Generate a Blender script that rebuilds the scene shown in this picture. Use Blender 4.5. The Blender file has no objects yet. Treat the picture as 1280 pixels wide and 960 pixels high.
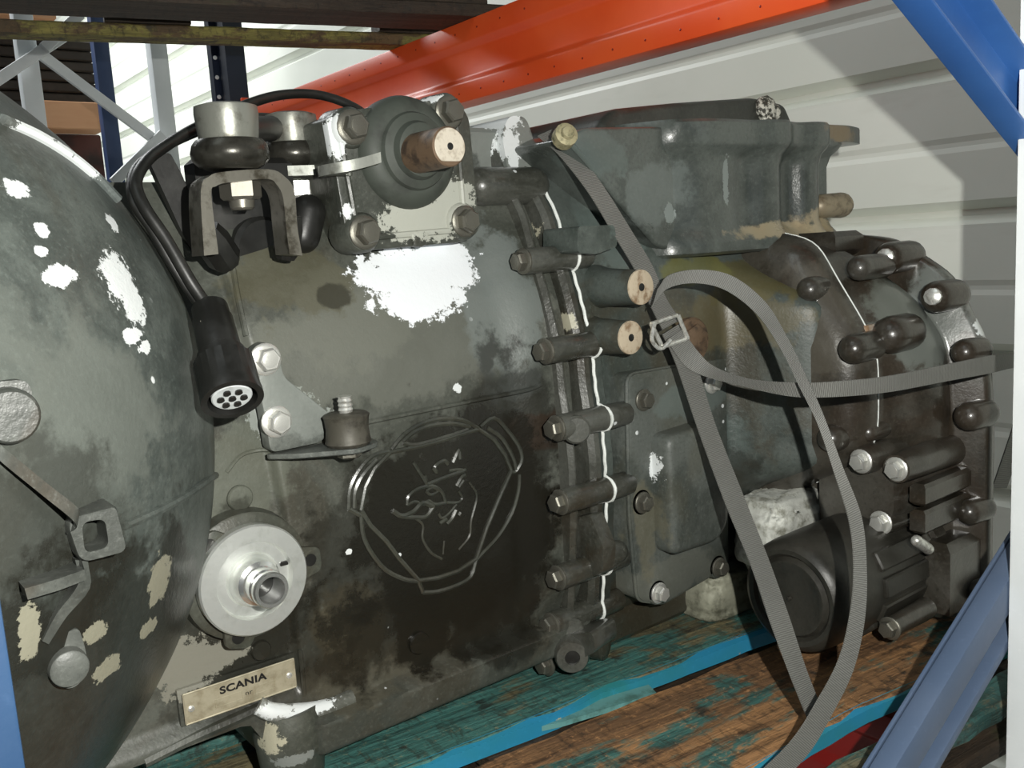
import bpy, bmesh, math, random
import numpy as np
from mathutils import Matrix, Vector

# ------------------------------------------------------------------ camera
S = bpy.context.scene
COL = S.collection
FPX = 1150.0
def _vp(x): return np.array([x, -172 - .062 * x, FPX])
_X = _vp(1480.0); _X /= np.linalg.norm(_X)
_Y = _vp(-(FPX * FPX + 172 * 264) / (1480 + .062 * 264)); _Y -= _X * (_X @ _Y); _Y /= np.linalg.norm(_Y)
_Z = np.cross(_X, _Y)
MW = np.array([_X, _Y, _Z])                      # camera axes -> world
def ray(px, py): return MW @ np.array([(px - 640) / FPX, (py - 480) / FPX, 1.0])
CAM = -ray(545, 620)                             # the crest on the gear case is the world origin, one metre deep
cd = bpy.data.cameras.new('camera'); cam = bpy.data.objects.new('camera', cd); COL.objects.link(cam)
cd.sensor_width = 36.0; cd.lens = 36.0 * FPX / 1280.0; cd.clip_start = .02; cd.clip_end = 100
_r, _u, _b = MW[:, 0], -MW[:, 1], -MW[:, 2]
cam.matrix_world = Matrix([[_r[i], _u[i], _b[i], CAM[i]] for i in range(3)] + [[0, 0, 0, 1]])
S.camera = cam

# ------------------------------------------------------------------ light
S.view_settings.view_transform = 'Standard'; S.view_settings.look = 'None'
S.view_settings.exposure = 0.0; S.view_settings.gamma = 1.0; S.view_settings.use_curve_mapping = False
W = bpy.data.worlds.new('hall'); S.world = W; W.use_nodes = True
W.node_tree.nodes['Background'].inputs[0].default_value = (.80, .90, .95, 1)
W.node_tree.nodes['Background'].inputs[1].default_value = .04
def light(name, kind, loc, energy, color=(1, 1, 1), aim=None, size=.1, size_y=None):
    l = bpy.data.lights.new(name, kind); o = bpy.data.objects.new(name, l); COL.objects.link(o)
    l.energy = energy; l.color = color; o.location = loc
    if kind == 'AREA':
        l.size = size
        if size_y: l.shape = 'RECTANGLE'; l.size_y = size_y
    else: l.shadow_soft_size = size
    if aim is not None:
        o.rotation_euler = (Vector(aim) - Vector(loc)).to_track_quat('-Z', 'Y').to_euler()
    return o
FL = CAM + MW @ np.array([.11, -.06, 0.0])
light('camera_flash', 'POINT', FL, 52, (1.0, .99, .93), size=.006)
light('hall_lamp_far', 'AREA', (-.6, 4.2, 3.0), 210, (.97, 1, 1), aim=(1.2, 4.0, .6), size=1.2, size_y=2.5)
light('hall_lamp_near', 'AREA', (-1.6, -.6, 2.6), 8, (.9, 1, 1), aim=(.2, .2, 0), size=1.0, size_y=1.6)

# ------------------------------------------------------------------ helpers
def at(px, py, **k):
    """point on a real plane (X=, Y= or Z=) of the place that the photo shows at a pixel"""
    r = ray(px, py); (a, v), = k.items(); i = 'XYZ'.index(a)
    return CAM + r * ((v - CAM[i]) / r[i])
def sm(a, b, x):
    t = np.clip((np.asarray(x, float) - a) / (b - a), 0, 1); return t * t * (3 - 2 * t)
V = lambda *a: np.array(a, float)
def unit(v): v = np.asarray(v, float); return v / np.linalg.norm(v)
def frame(d):
    d = unit(d); a = V(0, 0, 1) if abs(d[2]) < .9 else V(1, 0, 0)
    u = unit(np.cross(a, d)); return u, np.cross(d, u), d

class MB:
    def __init__(s): s.v = []; s.f = []
    def add(s, vs, fs):
        o = len(s.v); s.v += [tuple(map(float, p)) for p in vs]; s.f += [tuple(i + o for i in f) for f in fs]; return s
    def rings(s, rings, cap0=True, cap1=True, closed=True):
        n = len(rings[0]); vs = [p for r in rings for p in r]; fs = []
        m = n if closed else n - 1
        for k in range(len(rings) - 1):
            for i in range(m):
                j = (i + 1) % n; fs.append((k * n + i, k * n + j, (k + 1) * n + j, (k + 1) * n + i))
        if cap0: fs.append(tuple(range(n))[::-1])
        if cap1: fs.append(tuple((len(rings) - 1) * n + i for i in range(n)))
        return s.add(vs, fs)
    def lathe(s, o, d, prof, n=28, ph=0, scale=(1, 1)):
        u, w, d = frame(d); R = []
        for t, r in prof:
            R.append([np.asarray(o) + d * t + max(r, 1e-5) * (u * math.cos(2 * math.pi * i / n + ph) * scale[0] + w * math.sin(2 * math.pi * i / n + ph) * scale[1]) for i in range(n)])
        return s.rings(R)
    def tube(s, pts, r, n=10, flat=None):
        pts = [np.asarray(p, float) for p in pts]; R = []; u = None
        for i, p in enumerate(pts):
            t = unit(pts[min(i + 1, len(pts) - 1)] - pts[max(i - 1, 0)])
            if u is None: u = frame(t)[0]
            u = unit(u - t * (u @ t)); w = np.cross(t, u)
            ri = r[i] if hasattr(r, '__len__') else r
            R.append([p + ri * (u * math.cos(2 * math.pi * k / n) + w * math.sin(2 * math.pi * k / n)) for k in range(n)])
        return s.rings(R)
    def capsule(s, a, b, r, n=18, r2=None):
        a = V(*a); b = V(*b); d = unit(b - a); L = np.linalg.norm(b - a); r2 = r2 or r
        pr = [(-r * math.cos(q), r * math.sin(q)) for q in np.linspace(0.05, math.pi / 2, 6)]
        pr += [(L + r2 * math.sin(q), r2 * math.cos(q)) for q in np.linspace(0, math.pi / 2 - .05, 6)]
        return s.lathe(a, d, pr, n)
    def prism(s, pts, vec, bev=0.0, seg=2, back=False):
        """planar outline extruded by vec, far edge rounded by bev"""
        P = [np.asarray(p, float) for p in pts]; vec = np.asarray(vec, float); n = len(P); nv = unit(vec); L = np.linalg.norm(vec)
        area = sum((np.cross(P[i] - P[0], P[(i + 1) % n] - P[0]) for i in range(n)))
        if area @ nv < 0: P = P[::-1]
        def inset(b):
            o = []
            for i in range(n):
                e1 = unit(P[i] - P[i - 1]); e2 = unit(P[(i + 1) % n] - P[i])
                n1 = np.cross(nv, e1); n2 = np.cross(nv, e2); m = n1 + n2; q = m @ m
                o.append(P[i] + (m * (2 * b / q) if q > .2 else n1 * b))
            return o
        R = []
        if back and bev:
            for k in range(seg):
                a = (k / seg) * math.pi / 2; R.append([p + nv * bev * (1 - math.sin(a)) for p in inset(bev * (1 - math.cos(a)))][:] if False else [p + nv * (bev - bev * math.cos(a)) for p in inset(bev * (1 - math.sin(a)))])
            R.append([p + nv * bev for p in P])
        else: R.append(P)
        if bev:
            R.append([p + nv * (L - bev) for p in P])
            for k in range(1, seg + 1):
                a = (k / seg) * math.pi / 2
                R.append([p + nv * (L - bev + bev * math.sin(a)) for p in inset(bev * (1 - math.cos(a)))])
        else: R.append([p + vec for p in P])
        return s.rings(R)
    def box(s, c, h, bev=.002, rz=0.0):
        c = V(*c); h = V(*h); ca, sa = math.cos(rz), math.sin(rz); ux = V(ca, sa, 0); uy = V(-sa, ca, 0)
        b = min(bev, .45 * min(h))
        o = [c + ux * (sx * h[0]) + uy * (sy * h[1]) - V(0, 0, h[2]) for sx, sy in ((-1, -1), (1, -1), (1, 1), (-1, 1))]
        return s.prism(o, (0, 0, 2 * h[2]), b, 1, True)
    def grid(s, P, closed_back=None):
        ny, nx = len(P), len(P[0]); vs = [p for r in P for p in r]; fs = []
        for j in range(ny - 1):
            for i in range(nx - 1):
                a = j * nx + i; fs.append((a, a + 1, a + nx + 1, a + nx))
        if closed_back is not None:
            bo = [i for i in range(nx)] + [j * nx + nx - 1 for j in range(1, ny)] + [(ny - 1) * nx + i for i in range(nx - 2, -1, -1)] + [j * nx for j in range(ny - 2, 0, -1)]
            o = len(vs); m = len(bo)
            vs += [(vs[i][0], closed_back, vs[i][2]) for i in bo]
            for k in range(m): fs.append((bo[(k + 1) % m], bo[k], o + k, o + (k + 1) % m))
            fs.append(tuple(o + k for k in range(m)))
        return s.add(vs, fs)
    def mesh(s, name, mat, ang=38, recalc=True):
        me = bpy.data.meshes.new(name); me.from_pydata(s.v, [], s.f)
        if recalc:
            bm = bmesh.new(); bm.from_mesh(me); bmesh.ops.remove_doubles(bm, verts=bm.verts, dist=2e-5)
            bmesh.ops.recalc_face_normals(bm, faces=bm.faces); bm.to_mesh(me); bm.free()
        me.shade_smooth()
        me.set_sharp_from_angle(angle=math.radians(ang))
        me.materials.append(mat); return me
    def build(s, name, mat, parent=None, label=None, ang=38):
        return link(name, s.mesh(name, mat, ang), parent, label)
def link(name, me, parent=None, label=None):
    o = bpy.data.objects.new(name, me); COL.objects.link(o)
    if parent is not None: adopt(o, parent)
    if label: o['label'] = label
    return o
def world_of(o):
    m = Matrix.LocRotScale(o.location, o.rotation_euler, o.scale)
    return (world_of(o.parent) @ o.matrix_parent_inverse @ m) if o.parent else m
def adopt(o, parent):
    o.parent = parent; o.matrix_parent_inverse = world_of(parent).inverted()
def tag(o, label, cat, group=None, kind=None):
    o['label'] = label
    if cat: o['category'] = cat
    if group: o['group'] = group
    if kind: o['kind'] = kind
    return o
def thing(name, loc, label, cat, group=None):
    o = bpy.data.objects.new(name, None); COL.objects.link(o); o.location = loc; o.empty_display_size = .05
    return tag(o, label, cat, group)
def smooth_path(pts, n=8):
    P = [np.asarray(p, float) for p in pts]; P = [2 * P[0] - P[1]] + P + [2 * P[-1] - P[-2]]; o = []
    for i in range(1, len(P) - 2):
        for k in range(n):
            t = k / n; a, b, c, d = P[i - 1:i + 3]
            o.append(.5 * ((2 * b) + (c - a) * t + (2 * a - 5 * b + 4 * c - d) * t * t + (3 * b - a - 3 * c + d) * t ** 3))
    o.append(P[-2]); return o
def round_poly(pts, rad, seg=5):
    P = [V(*p) for p in pts]; n = len(P); o = []
    for i in range(n):
        r = rad[i] if hasattr(rad, '__len__') else rad
        a = unit(P[i - 1] - P[i]); b = unit(P[(i + 1) % n] - P[i])
        if r <= 0: o.append(P[i]); continue
        r = min(r, .45 * np.linalg.norm(P[i - 1] - P[i]), .45 * np.linalg.norm(P[(i + 1) % n] - P[i]))
        for k in range(seg + 1):
            t = k / seg; o.append((1 - t) ** 2 * (P[i] + a * r) + 2 * t * (1 - t) * P[i] + t * t * (P[i] + b * r))
    return o
def xz(pts, y): return [V(p[0], y, p[1]) for p in pts]

# ------------------------------------------------------------------ materials
class NT:
    def __init__(s, name):
        s.m = bpy.data.materials.new(name); s.m.use_nodes = True; s.t = s.m.node_tree; s.n = s.t.nodes
        s.b = s.n['Principled BSDF']; s.tc = s.n.new('ShaderNodeTexCoord'); s.co = s.tc.outputs['Object']
    def put(s, sock, v):
        if v is None: return
        if isinstance(v, bpy.types.NodeSocket): s.t.links.new(v, sock)
        else: sock.default_value = v if not (isinstance(v, tuple) and len(v) == 3 and sock.type == 'RGBA') else (*v, 1)
    def node(s, kind, outs=0, props=None, **ins):
        n = s.n.new('ShaderNode' + kind)
        for k, v in (props or {}).items(): setattr(n, k, v)
        for k, v in ins.items():
            key = int(k[1:]) if k[0] == 'i' and k[1:].isdigit() else k
            s.put(n.inputs[key], v)
        return n.outputs[outs]
    def noise(s, scale, detail=4, rough=.55, co=None, vec=None, dist=0.0):
        if vec is not None: co = s.node('VectorMath', props={'operation': 'MULTIPLY'}, i0=co or s.co, i1=vec)
        return s.node('TexNoise', 0, Vector=co or s.co, Scale=scale, Detail=detail, Roughness=rough, Distortion=dist)
    def math(s, op, a, b=0.0, clamp=False): return s.node('Math', props={'operation': op, 'use_clamp': clamp}, i0=a, i1=b)
    def ramp(s, v, lo, hi, a=0.0, b=1.0, smooth=True):
        return s.node('MapRange', props={'interpolation_type': 'SMOOTHSTEP' if smooth else 'LINEAR'}, i0=v, i1=lo, i2=hi, i3=a, i4=b)
    def mix(s, f, a, b):
        n = s.n.new('ShaderNodeMix'); n.data_type = 'RGBA'; s.put(n.inputs[0], f); s.put(n.inputs[6], a); s.put(n.inputs[7], b); return n.outputs[2]
    def mixf(s, f, a, b):
        n = s.n.new('ShaderNodeMix'); n.data_type = 'FLOAT'; s.put(n.inputs[0], f); s.put(n.inputs[2], a); s.put(n.inputs[3], b); return n.outputs[0]
    def blob(s, c, r, nz, amp, soft=.06):
        d = s.node('VectorMath', props={'operation': 'SUBTRACT'}, i0=s.co, i1=tuple(map(float, c)))
        d = s.node('VectorMath', props={'operation': 'DIVIDE'}, i0=d, i1=tuple(map(float, r)))
        L = s.node('VectorMath', 1, props={'operation': 'LENGTH'}, i0=d)
        L = s.math('ADD', L, s.math('MULTIPLY', s.math('SUBTRACT', nz, .5), amp))
        return s.ramp(L, 1 - soft, 1 + soft, 1.0, 0.0)
    def bump(s, h, strength=.3, dist=.002):
        n = s.node('Bump', Height=h, Strength=strength, Distance=dist); s.put(s.b.inputs['Normal'], n)
    def done(s, col, rough, metal=0.0, spec=.5):
        s.put(s.b.inputs['Base Color'], col); s.put(s.b.inputs['Roughness'], rough); s.put(s.b.inputs['Metallic'], metal)
        s.put(s.b.inputs['Specular IOR Level'], spec); return s.m

CHIP = (.70, .73, .73); GREY = (.20, .215, .20); CREAM = (.42, .40, .30); RUSTC = (.30, .155, .06); OIL = (.011, .010, .007)
def cast(name, a, b, brown=(.05, .042, .028), chips=(), oil=(), scuff_and_light=(), rough=(.36, .55), speck=.0, brown_amt=.5, bumpy=.25, coat=0.0):
    t = NT(name); n1 = t.noise(9, 6, .62, dist=.6); n2 = t.noise(38, 5, .65); n3 = t.noise(4.2, 5, .6, dist=1.2)
    streak = t.noise(16, 5, .6, vec=(1.0, 1.0, .25))
    col = t.mix(t.ramp(n1, .40, .60), a, b)
    col = t.mix(t.math('MULTIPLY', t.ramp(n3, .50, .62), brown_amt), col, brown)
    col = t.mix(t.math('MULTIPLY', t.ramp(streak, .55, .75), .35), col, tuple(.55 * x for x in a))
    col = t.mix(t.math('MULTIPLY', t.ramp(n2, .60, .78), .25), col, tuple(1.9 * x for x in b))
    ro = t.mixf(t.ramp(n1, .3, .7), rough[0], rough[1])
    gr = t.noise(230, 3, .7); col = t.mix(t.math('MULTIPLY', t.ramp(gr, .52, .72), .30), col, tuple(1.7 * x for x in b)); col = t.mix(t.math('MULTIPLY', t.ramp(gr, .48, .30), .35), col, tuple(.45 * x for x in a))
    ed = t.noise(75, 7, .74); ed3 = t.math('ADD', t.math('MULTIPLY', t.noise(130, 6, .72), .75), t.math('MULTIPLY', ed, .25)); ed2 = t.noise(22, 6, .66)
    for c, r, cc, k in scuff_and_light:  # soft patches: scuffs, and on some castings painted-in light
        f = t.math('MULTIPLY', t.blob(c, r, ed2, 2.2, .16), k); col = t.mix(f, col, cc)
    for c, r, k in oil:
        f = t.math('MULTIPLY', t.blob(c, r, ed2, 2.0, .16), k); col = t.mix(f, col, OIL); ro = t.mixf(f, ro, .24)
    for c, r, cc in chips:
        f = t.blob(c, r, ed3 if max(r[0], r[2]) < .032 else ed, 3.0 if max(r[0], r[2]) < .032 else 2.2, .05); col = t.mix(f, col, cc); ro = t.mixf(f, ro, .45)
    if speck:
        vo = t.node('TexVoronoi', 0, Vector=t.co, Scale=30.0); gate = t.ramp(t.noise(7, 3), .60 - speck, .66 - speck)
        f = t.math('MULTIPLY', t.ramp(t.math('ADD', vo, t.math('MULTIPLY', ed, .12)), .12, .15, 1.0, 0.0), gate); col = t.mix(f, col, CHIP)
    t.bump(t.math('ADD', t.math('MULTIPLY', n2, .6), t.math('ADD', t.noise(160, 3), t.math('MULTIPLY', t.noise(420, 2), .5))), bumpy, .0014)
    if coat: t.b.inputs['Coat Weight'].default_value = coat; t.b.inputs['Coat Roughness'].default_value = .16
    return t.done(col, ro)
def simple(name, c, rough=.45, metal=0.0, var=.35, scale=30, c2=None, lo=.45, hi=.7, bump=.15, vec=None):
    t = NT(name); n = t.noise(scale, 5, .62, vec=vec); n2 = t.noise(scale * 4, 4, .6)
    col = t.mix(t.ramp(n, lo, hi), c, c2 or tuple(x * (1 - var) for x in c))
    t.bump(n2, bump, .001); return t.done(col, t.mixf(n, max(.05, rough - .1), rough + .12), metal)

M = {}
M['steel'] = simple('worn_bolt_steel', (.20, .195, .165), .36, .7, c2=(.065, .055, .04), scale=120)
M['zinc'] = simple('bright_zinc', (.80, .80, .76), .32, .7, scale=140, c2=(.42, .41, .37))
M['alu'] = simple('machined_aluminium', (.80, .82, .79), .34, .75, scale=40, c2=(.62, .64, .60))
M['polish'] = simple('polished_steel', (.86, .87, .85), .2, .9, scale=40, c2=(.7, .72, .7))
M['rawalu'] = simple('raw_cast_aluminium', (.60, .61, .56), .6, .25, scale=70, c2=(.27, .27, .22), bump=.8)
M['dullalu'] = simple('dull_dirty_aluminium', (.30, .30, .23), .6, .15, scale=38, c2=(.10, .10, .07), bump=.6)
M['rust'] = simple('rusted_steel_face', (.50, .42, .31), .75, .1, scale=80, c2=(.23, .15, .085), bump=.5)
M['rustdark'] = simple('dark_rust', (.15, .098, .06), .6, .2, scale=60, c2=(.05, .034, .024), bump=.5)
M['rubber'] = simple('black_rubber_and_shade', (.009, .009, .008), .42, 0, scale=40, c2=(.018, .018, .016))  # also the black that stands for shade inside the yoke
M['boot'] = simple('dusty_rubber_boot', (.050, .058, .048), .62, 0, scale=24, c2=(.028, .031, .026))
M['blackplastic'] = simple('black_plastic', (.010, .010, .009), .33, 0, scale=30, c2=(.018, .018, .017))
M['yoke'] = simple('oily_forged_steel', (.21, .20, .17), .34, .65, scale=60, c2=(.055, .048, .034))
M['sealant'] = simple('pale_sealant', (.80, .83, .80), .5, 0, scale=60, c2=(.55, .58, .55))
M['gloss'] = cast('glossy_black_brown_casting', (.026, .022, .016), (.060, .056, .047), (.036, .024, .015), rough=(.30, .42), brown_amt=.6, bumpy=.2, coat=.55)
M['filter'] = cast('satin_black_canister', (.021, .020, .016), (.034, .032, .026), (.02, .016, .01), rough=(.36, .48), bumpy=.12)
M['darkcast'] = cast('oily_dark_casting', (.034, .036, .028), (.056, .058, .046), (.035, .028, .017), rough=(.25, .42), brown_amt=.8)

# ------------------------------------------------------------------ the hall
def hall():
    t = NT('white_wall_sheet'); n = t.noise(1.6, 5, .6); g = t.noise(14, 4, .6, vec=(1, .25, 1))
    col = t.mix(t.ramp(n, .35, .7), (.78, .81, .73), (.84, .86, .79)); col = t.mix(t.math('MULTIPLY', t.ramp(g, .55, .8), .25), col, (.50, .50, .42))
    wm = t.done(col, t.mixf(n, .35, .5))
    t = NT('sheet_backing'); back = t.done((.42, .44, .40), .6)
    m = MB(); m.box((1.245, 3.5, .4), (.01, 10, 1.6), .0)
    wall = m.build('wall_back', back); wall['kind'] = 'structure'
    z = -1.15; k = 0; pitch = .262
    # one cladding sheet strip: flat pan with two stiffening swages and a deep joint rib
    pr = [(0, 0), (.006, .0), (.022, .026), (.034, .026), (.050, 0), (.138, 0), (.148, .003), (.156, .003), (.166, 0), (.262, 0)]
    m = MB(); R = [[V(1.2 + d, y, zz) for zz, d in pr] for y in (-6.4, 13.4)]
    Rb = [[V(1.236, y, zz) for zz, d in pr] for y in (-6.4, 13.4)]
    n = len(pr)
    vs = R[0] + R[1] + Rb[0] + Rb[1]; fs = []
    for i in range(n - 1):
        fs += [(i, i + 1, n + i + 1, n + i), (2 * n + i + 1, 2 * n + i, 3 * n + i, 3 * n + i + 1), (i + 1, i, 2 * n + i, 2 * n + i + 1), (n + i, n + i + 1, 3 * n + i + 1, 3 * n + i)]
    fs += [(0, n, 3 * n, 2 * n), (n - 1, 3 * n - 1, 4 * n - 1, 2 * n - 1)]
    m.add(vs, fs); me = m.mesh('panel', wm, 4)
    for k in range(12):
        o = link('panel', me, None); o.location = (0, 0, -1.15 + .085 + k * pitch); adopt(o, wall)
    t = NT('grey_concrete'); n = t.noise(3, 6, .6); fm = t.done(t.mix(n, (.20, .20, .19), (.34, .33, .31)), .7)
    m = MB(); m.box((-1.5, 3.5, -1.2), (4.2, 11, .05), 0); f = m.build('floor', fm); f['kind'] = 'structure'
hall()

# ------------------------------------------------------------------ rack
def paint(name, c, c2, rough=.4, chip=(.30, .29, .27), amt=.72, scale=14):
    t = NT(name); n = t.noise(scale, 6, .65); n2 = t.noise(4, 4, .6); fine = t.noise(120, 4, .7)
    col = t.mix(t.ramp(n2, .35, .65), c, c2); col = t.mix(t.ramp(n, amt, amt + .03), col, chip)
    col = t.mix(t.math('MULTIPLY', t.ramp(fine, .55, .75), .18), col, tuple(min(1, x * 1.6 + .02) for x in c))
    t.bump(fine, .12, .0008); return t.done(col, t.mixf(n, rough - .08, rough + .1))
M['blue'] = paint('scuffed_blue_paint', (.022, .085, .27), (.035, .12, .34), .42, (.20, .19, .15))
M['greyblue'] = paint('dusty_greyblue_paint', (.070, .105, .175), (.095, .13, .20), .5, (.18, .17, .16), .78)
M['navy'] = paint('navy_paint', (.008, .014, .032), (.012, .02, .045), .4)
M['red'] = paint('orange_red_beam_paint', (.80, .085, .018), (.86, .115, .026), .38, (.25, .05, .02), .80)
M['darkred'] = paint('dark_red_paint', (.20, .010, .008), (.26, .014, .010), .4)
M['whitep'] = paint('white_galvanised', (.66, .69, .70), (.76, .79, .80), .42, (.40, .41, .41), .74)

def bar(m, p0, p1, w, d, wdir, bev=.003):
    """straight bar from p0 to p1, w along wdir, d across"""
    p0 = V(*p0); p1 = V(*p1); L = p1 - p0; t = unit(L); wv = unit(V(*wdir) - t * (V(*wdir) @ t)); dv = np.cross(t, wv)
    o = [p0 + wv * (a * w / 2) + dv * (b * d / 2) for a, b in ((-1, -1), (1, -1), (1, 1), (-1, 1))]
    m.prism(round_poly(o, bev, 2), L); return m
def channel(m, p0, p1, w, d, th, wdir, side=1):
    if d < 0: d, th, side = -d, -th, -side
    p0 = V(*p0); p1 = V(*p1); L = p1 - p0; t = unit(L); wv = unit(V(*wdir) - t * (V(*wdir) @ t)); dv = np.cross(t, wv) * side
    q = [(-w / 2, 0), (w / 2, 0), (w / 2, d), (w / 2 - th, d), (w / 2 - th, th), (-w / 2 + th, th), (-w / 2 + th, d), (-w / 2, d)]
    m.prism(round_poly([p0 + wv * a + dv * b for a, b in q], th * .4, 2), L); return m

def rack():
    FY = -.42
    fr = thing('upright_frame', (.0, FY, -1.15), 'near blue rack end frame with diagonal braces and a pale rear post', 'rack frame')
    # front post: its blue paint is darkened to carry the flash falloff
    m = MB(); channel(m, (-.5225, FY, -1.15), (-.5225, FY, 1.5), .095, .08, .004, (1, 0, 0), 1)
    m.build('upright', paint('flash_dimmed_blue_paint', (.008, .030, .075), (.011, .040, .095), .5), fr, 'blue front post darkened for flash falloff')
    m = MB(); channel(m, (.460, FY, -1.15), (.460, FY, 1.5), .095, -.08, -.004, (1, 0, 0), 1)
    m.build('upright', M['whitep'], fr, 'pale rear post')
    # upper diagonal
    a = at(1120, 0, Y=FY); b = at(1280, 200, Y=FY); d = unit(b - a); nrm = unit(np.cross(d, V(0, 1, 0))); nrm = nrm if nrm[2] > 0 else -nrm
    wid = .060
    p0 = a + nrm * (wid / 2 + .010) - d * .36; p1 = a + nrm * (wid / 2 + .010) + d * .33
    m = MB(); channel(m, p0 + V(0, .012, 0), p1 + V(0, .012, 0), wid, .028, .0035, nrm, 1); m.build('brace', M['blue'], fr, 'blue diagonal brace with rust spot')
    # lower diagonal
    a = at(1105, 960, Y=FY); b = at(1262, 703, Y=FY); d = unit(b - a); nrm = unit(np.cross(d, V(0, 1, 0))); nrm = nrm if nrm[2] < 0 else -nrm
    p0 = a + nrm * .048 - d * .62; p1 = a + nrm * .048 + d * .36
    m = MB(); bar(m, p0 + V(0, .012, 0) - nrm * .012, p1 + V(0, .012, 0) - nrm * .012, .036, .022, nrm, .004)
    bar(m, p0 + V(0, .028, 0) + nrm * .012, p1 + V(0, .028, 0) + nrm * .012, .075, .004, nrm, .001)
    bar(m, p0 + V(0, .015, 0) + nrm * .036, p1 + V(0, .015, 0) + nrm * .036, .012, .026, nrm, .003); m.build('brace', M['greyblue'], fr, 'dusty grey blue lower brace')
    for x, z in ((.44, .285), (.44, -.06)):
        m = MB(); m.lathe((x, FY - .002, z), (0, -1, 0), [(0, .012), (.004, .012), (.005, .010), (.012, .010), (.013, .008)], 6); m.build('bolt', M['steel'], fr)
    def beam(x, ztop, y0, y1, mat, label, hole=True, h=.136):
        b = thing('pallet_beam', (x, y0, ztop - h), label, 'beam')
        prof = [(-.025, 0), (-.025, -.036), (-.013, -.046), (-.013, -.092), (-.025, -.102), (-.025, -h), (.025, -h), (.025, 0)]
        m = MB(); o = round_poly([V(x + p[0], y0, ztop + p[1]) for p in prof], .003, 2); m.prism(o, (0, y1 - y0, 0)); m.build('beam_profile', mat, b)
        for yy in (y0 + .004, y1 - .004):
            m = MB(); m.box((x - .005, yy, ztop - h / 2 - .02), (.034, .004, .11), .002); m.build('end_plate', mat, b)
        if hole:
            me = MB().lathe((0, 0, 0), (-1, 0, 0), [(-.001, .0017), (.0005, .0017), (.0008, .0012)], 8).mesh('dimple', M['darkred'])
            for k in range(26):
                for zz in (-.018, -.120):
                    q = link('dimple', me, None); q.location = (x - .025, y0 + .05 + k * .065, ztop + zz); adopt(q, b)
        return b
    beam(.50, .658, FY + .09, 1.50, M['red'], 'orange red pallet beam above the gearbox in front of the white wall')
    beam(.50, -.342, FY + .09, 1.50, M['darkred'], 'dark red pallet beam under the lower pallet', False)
    # far end frame of the bay
    ff = thing('upright_frame', (.3, 1.60, -1.15), 'navy perforated rack post at the far end of the orange red beam', 'rack frame')
    m = MB(); m.box((.485, 1.585, .3), (.026, .024, 1.45), .004); m.build('upright', M['navy'], ff)
    m = MB(); m.box((.478, 1.632, .3), (.034, .014, 1.45), .004); m.build('flange_strip', M['navy'], ff)
    me = MB().lathe((0, 0, 0), (0, -1, 0), [(0, .0055), (.002, .0055), (.003, .004)], 10).mesh('slot', M['whitep'])
    for k in range(16):
        q = link('slot', me, None); q.location = (.452, 1.6165, .40 + k * .05); adopt(q, ff)
    m = MB(); m.lathe((.45, 1.50, .585), (-1, 0, 0), [(0, .05), (.02, .05), (.03, .04)], 20); m.build('beam_lock', M['red'], ff)
    # white frame of the next rack
    wf = thing('upright_frame', (.3, 2.2, -1.15), 'white rack frame with crossing diagonal struts behind the navy post', 'rack frame')
    yw = 2.2
    for xx in (.125, .50):
        m = MB(); bar(m, (xx, yw, -1.15), (xx, yw, 1.7), .052, .05, (1, 0, 0)); m.build('upright', M['whitep'], wf)
    for p, q in (((43, 62), (198, 178)), ((-30, 118), (88, 40)), ((55, 60), (100, 18)), ((142, 228), (203, 168))):
        dd = {43: .0, -30: .022, 55: .044, 142: .022}[p[0]]; a = at(*p, Y=yw - .04 - dd); b = at(*q, Y=yw - .04 - dd)
        m = MB(); bar(m, a, b, .03, .02, (0, 0, 1)); m.build('strut', M['whitep'], wf)
    bp = MB(); c = at(118, 60, Y=3.0); bar(bp, (c[0] + .02, 3.0, -1.15), (c[0] + .02, 3.0, 2.2), .056, .05, (1, 0, 0))
    o = bp.build('rack_post', paint('dark_blue_post_paint', (.012, .030, .090), (.018, .040, .11), .45)); tag(o, 'blue rack post behind the white diagonal strut', 'rack post')
    # timber and stacked dark load far left
    tm = NT('pale_timber'); n = tm.noise(6, 5, .6, vec=(1, 6, 6)); wm = tm.done(tm.mix(n, (.72, .40, .22), (.62, .30, .15)), .6)
    for (x0, y0, x1, y1, lab) in ((46, 131, 124, 167, 'pale timber bearer below the dark stacked load'), (-60, 12, 62, 33, 'pale timber bearer above the dark stacked load')):
        a = at(x0, y0, Y=3.4); b = at(x1, y1, Y=3.4)
        o = MB().box(((a[0] + b[0]) / 2, 3.36, (a[2] + b[2]) / 2), (abs(b[0] - a[0]) / 2, .08, abs(a[2] - b[2]) / 2), .004).build('timber_bearer', wm); tag(o, lab, 'timber')
    dm = simple('dark_rusty_load', (.030, .022, .016), .7, 0, scale=12, c2=(.010, .008, .006))
    a = at(-60, 36, Y=3.45); b = at(126, 131, Y=3.45)
    ld = thing('crate_stack', (.4, 3.6, a[2] - .5), 'dark slatted crate stacked between pale timbers', 'crate')
    nb = 6; hz = (a[2] - b[2]) / nb
    for k in range(nb):
        MB().box(((a[0] + b[0]) / 2, 3.62, b[2] + hz * (k + .5)), ((b[0] - a[0]) / 2, .16, hz * .44), .006).build('slat', dm, ld)
    a2 = at(126, 168, Y=3.45)
    MB().box(((a[0] + a2[0]) / 2, 3.62, a2[2] - .35), ((a2[0] - a[0]) / 2, .16, .35), .006).build('body', simple('dark_red_brown_load', (.075, .018, .012), .6, 0, scale=8, c2=(.02, .008, .006)), ld)
rack()

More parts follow.
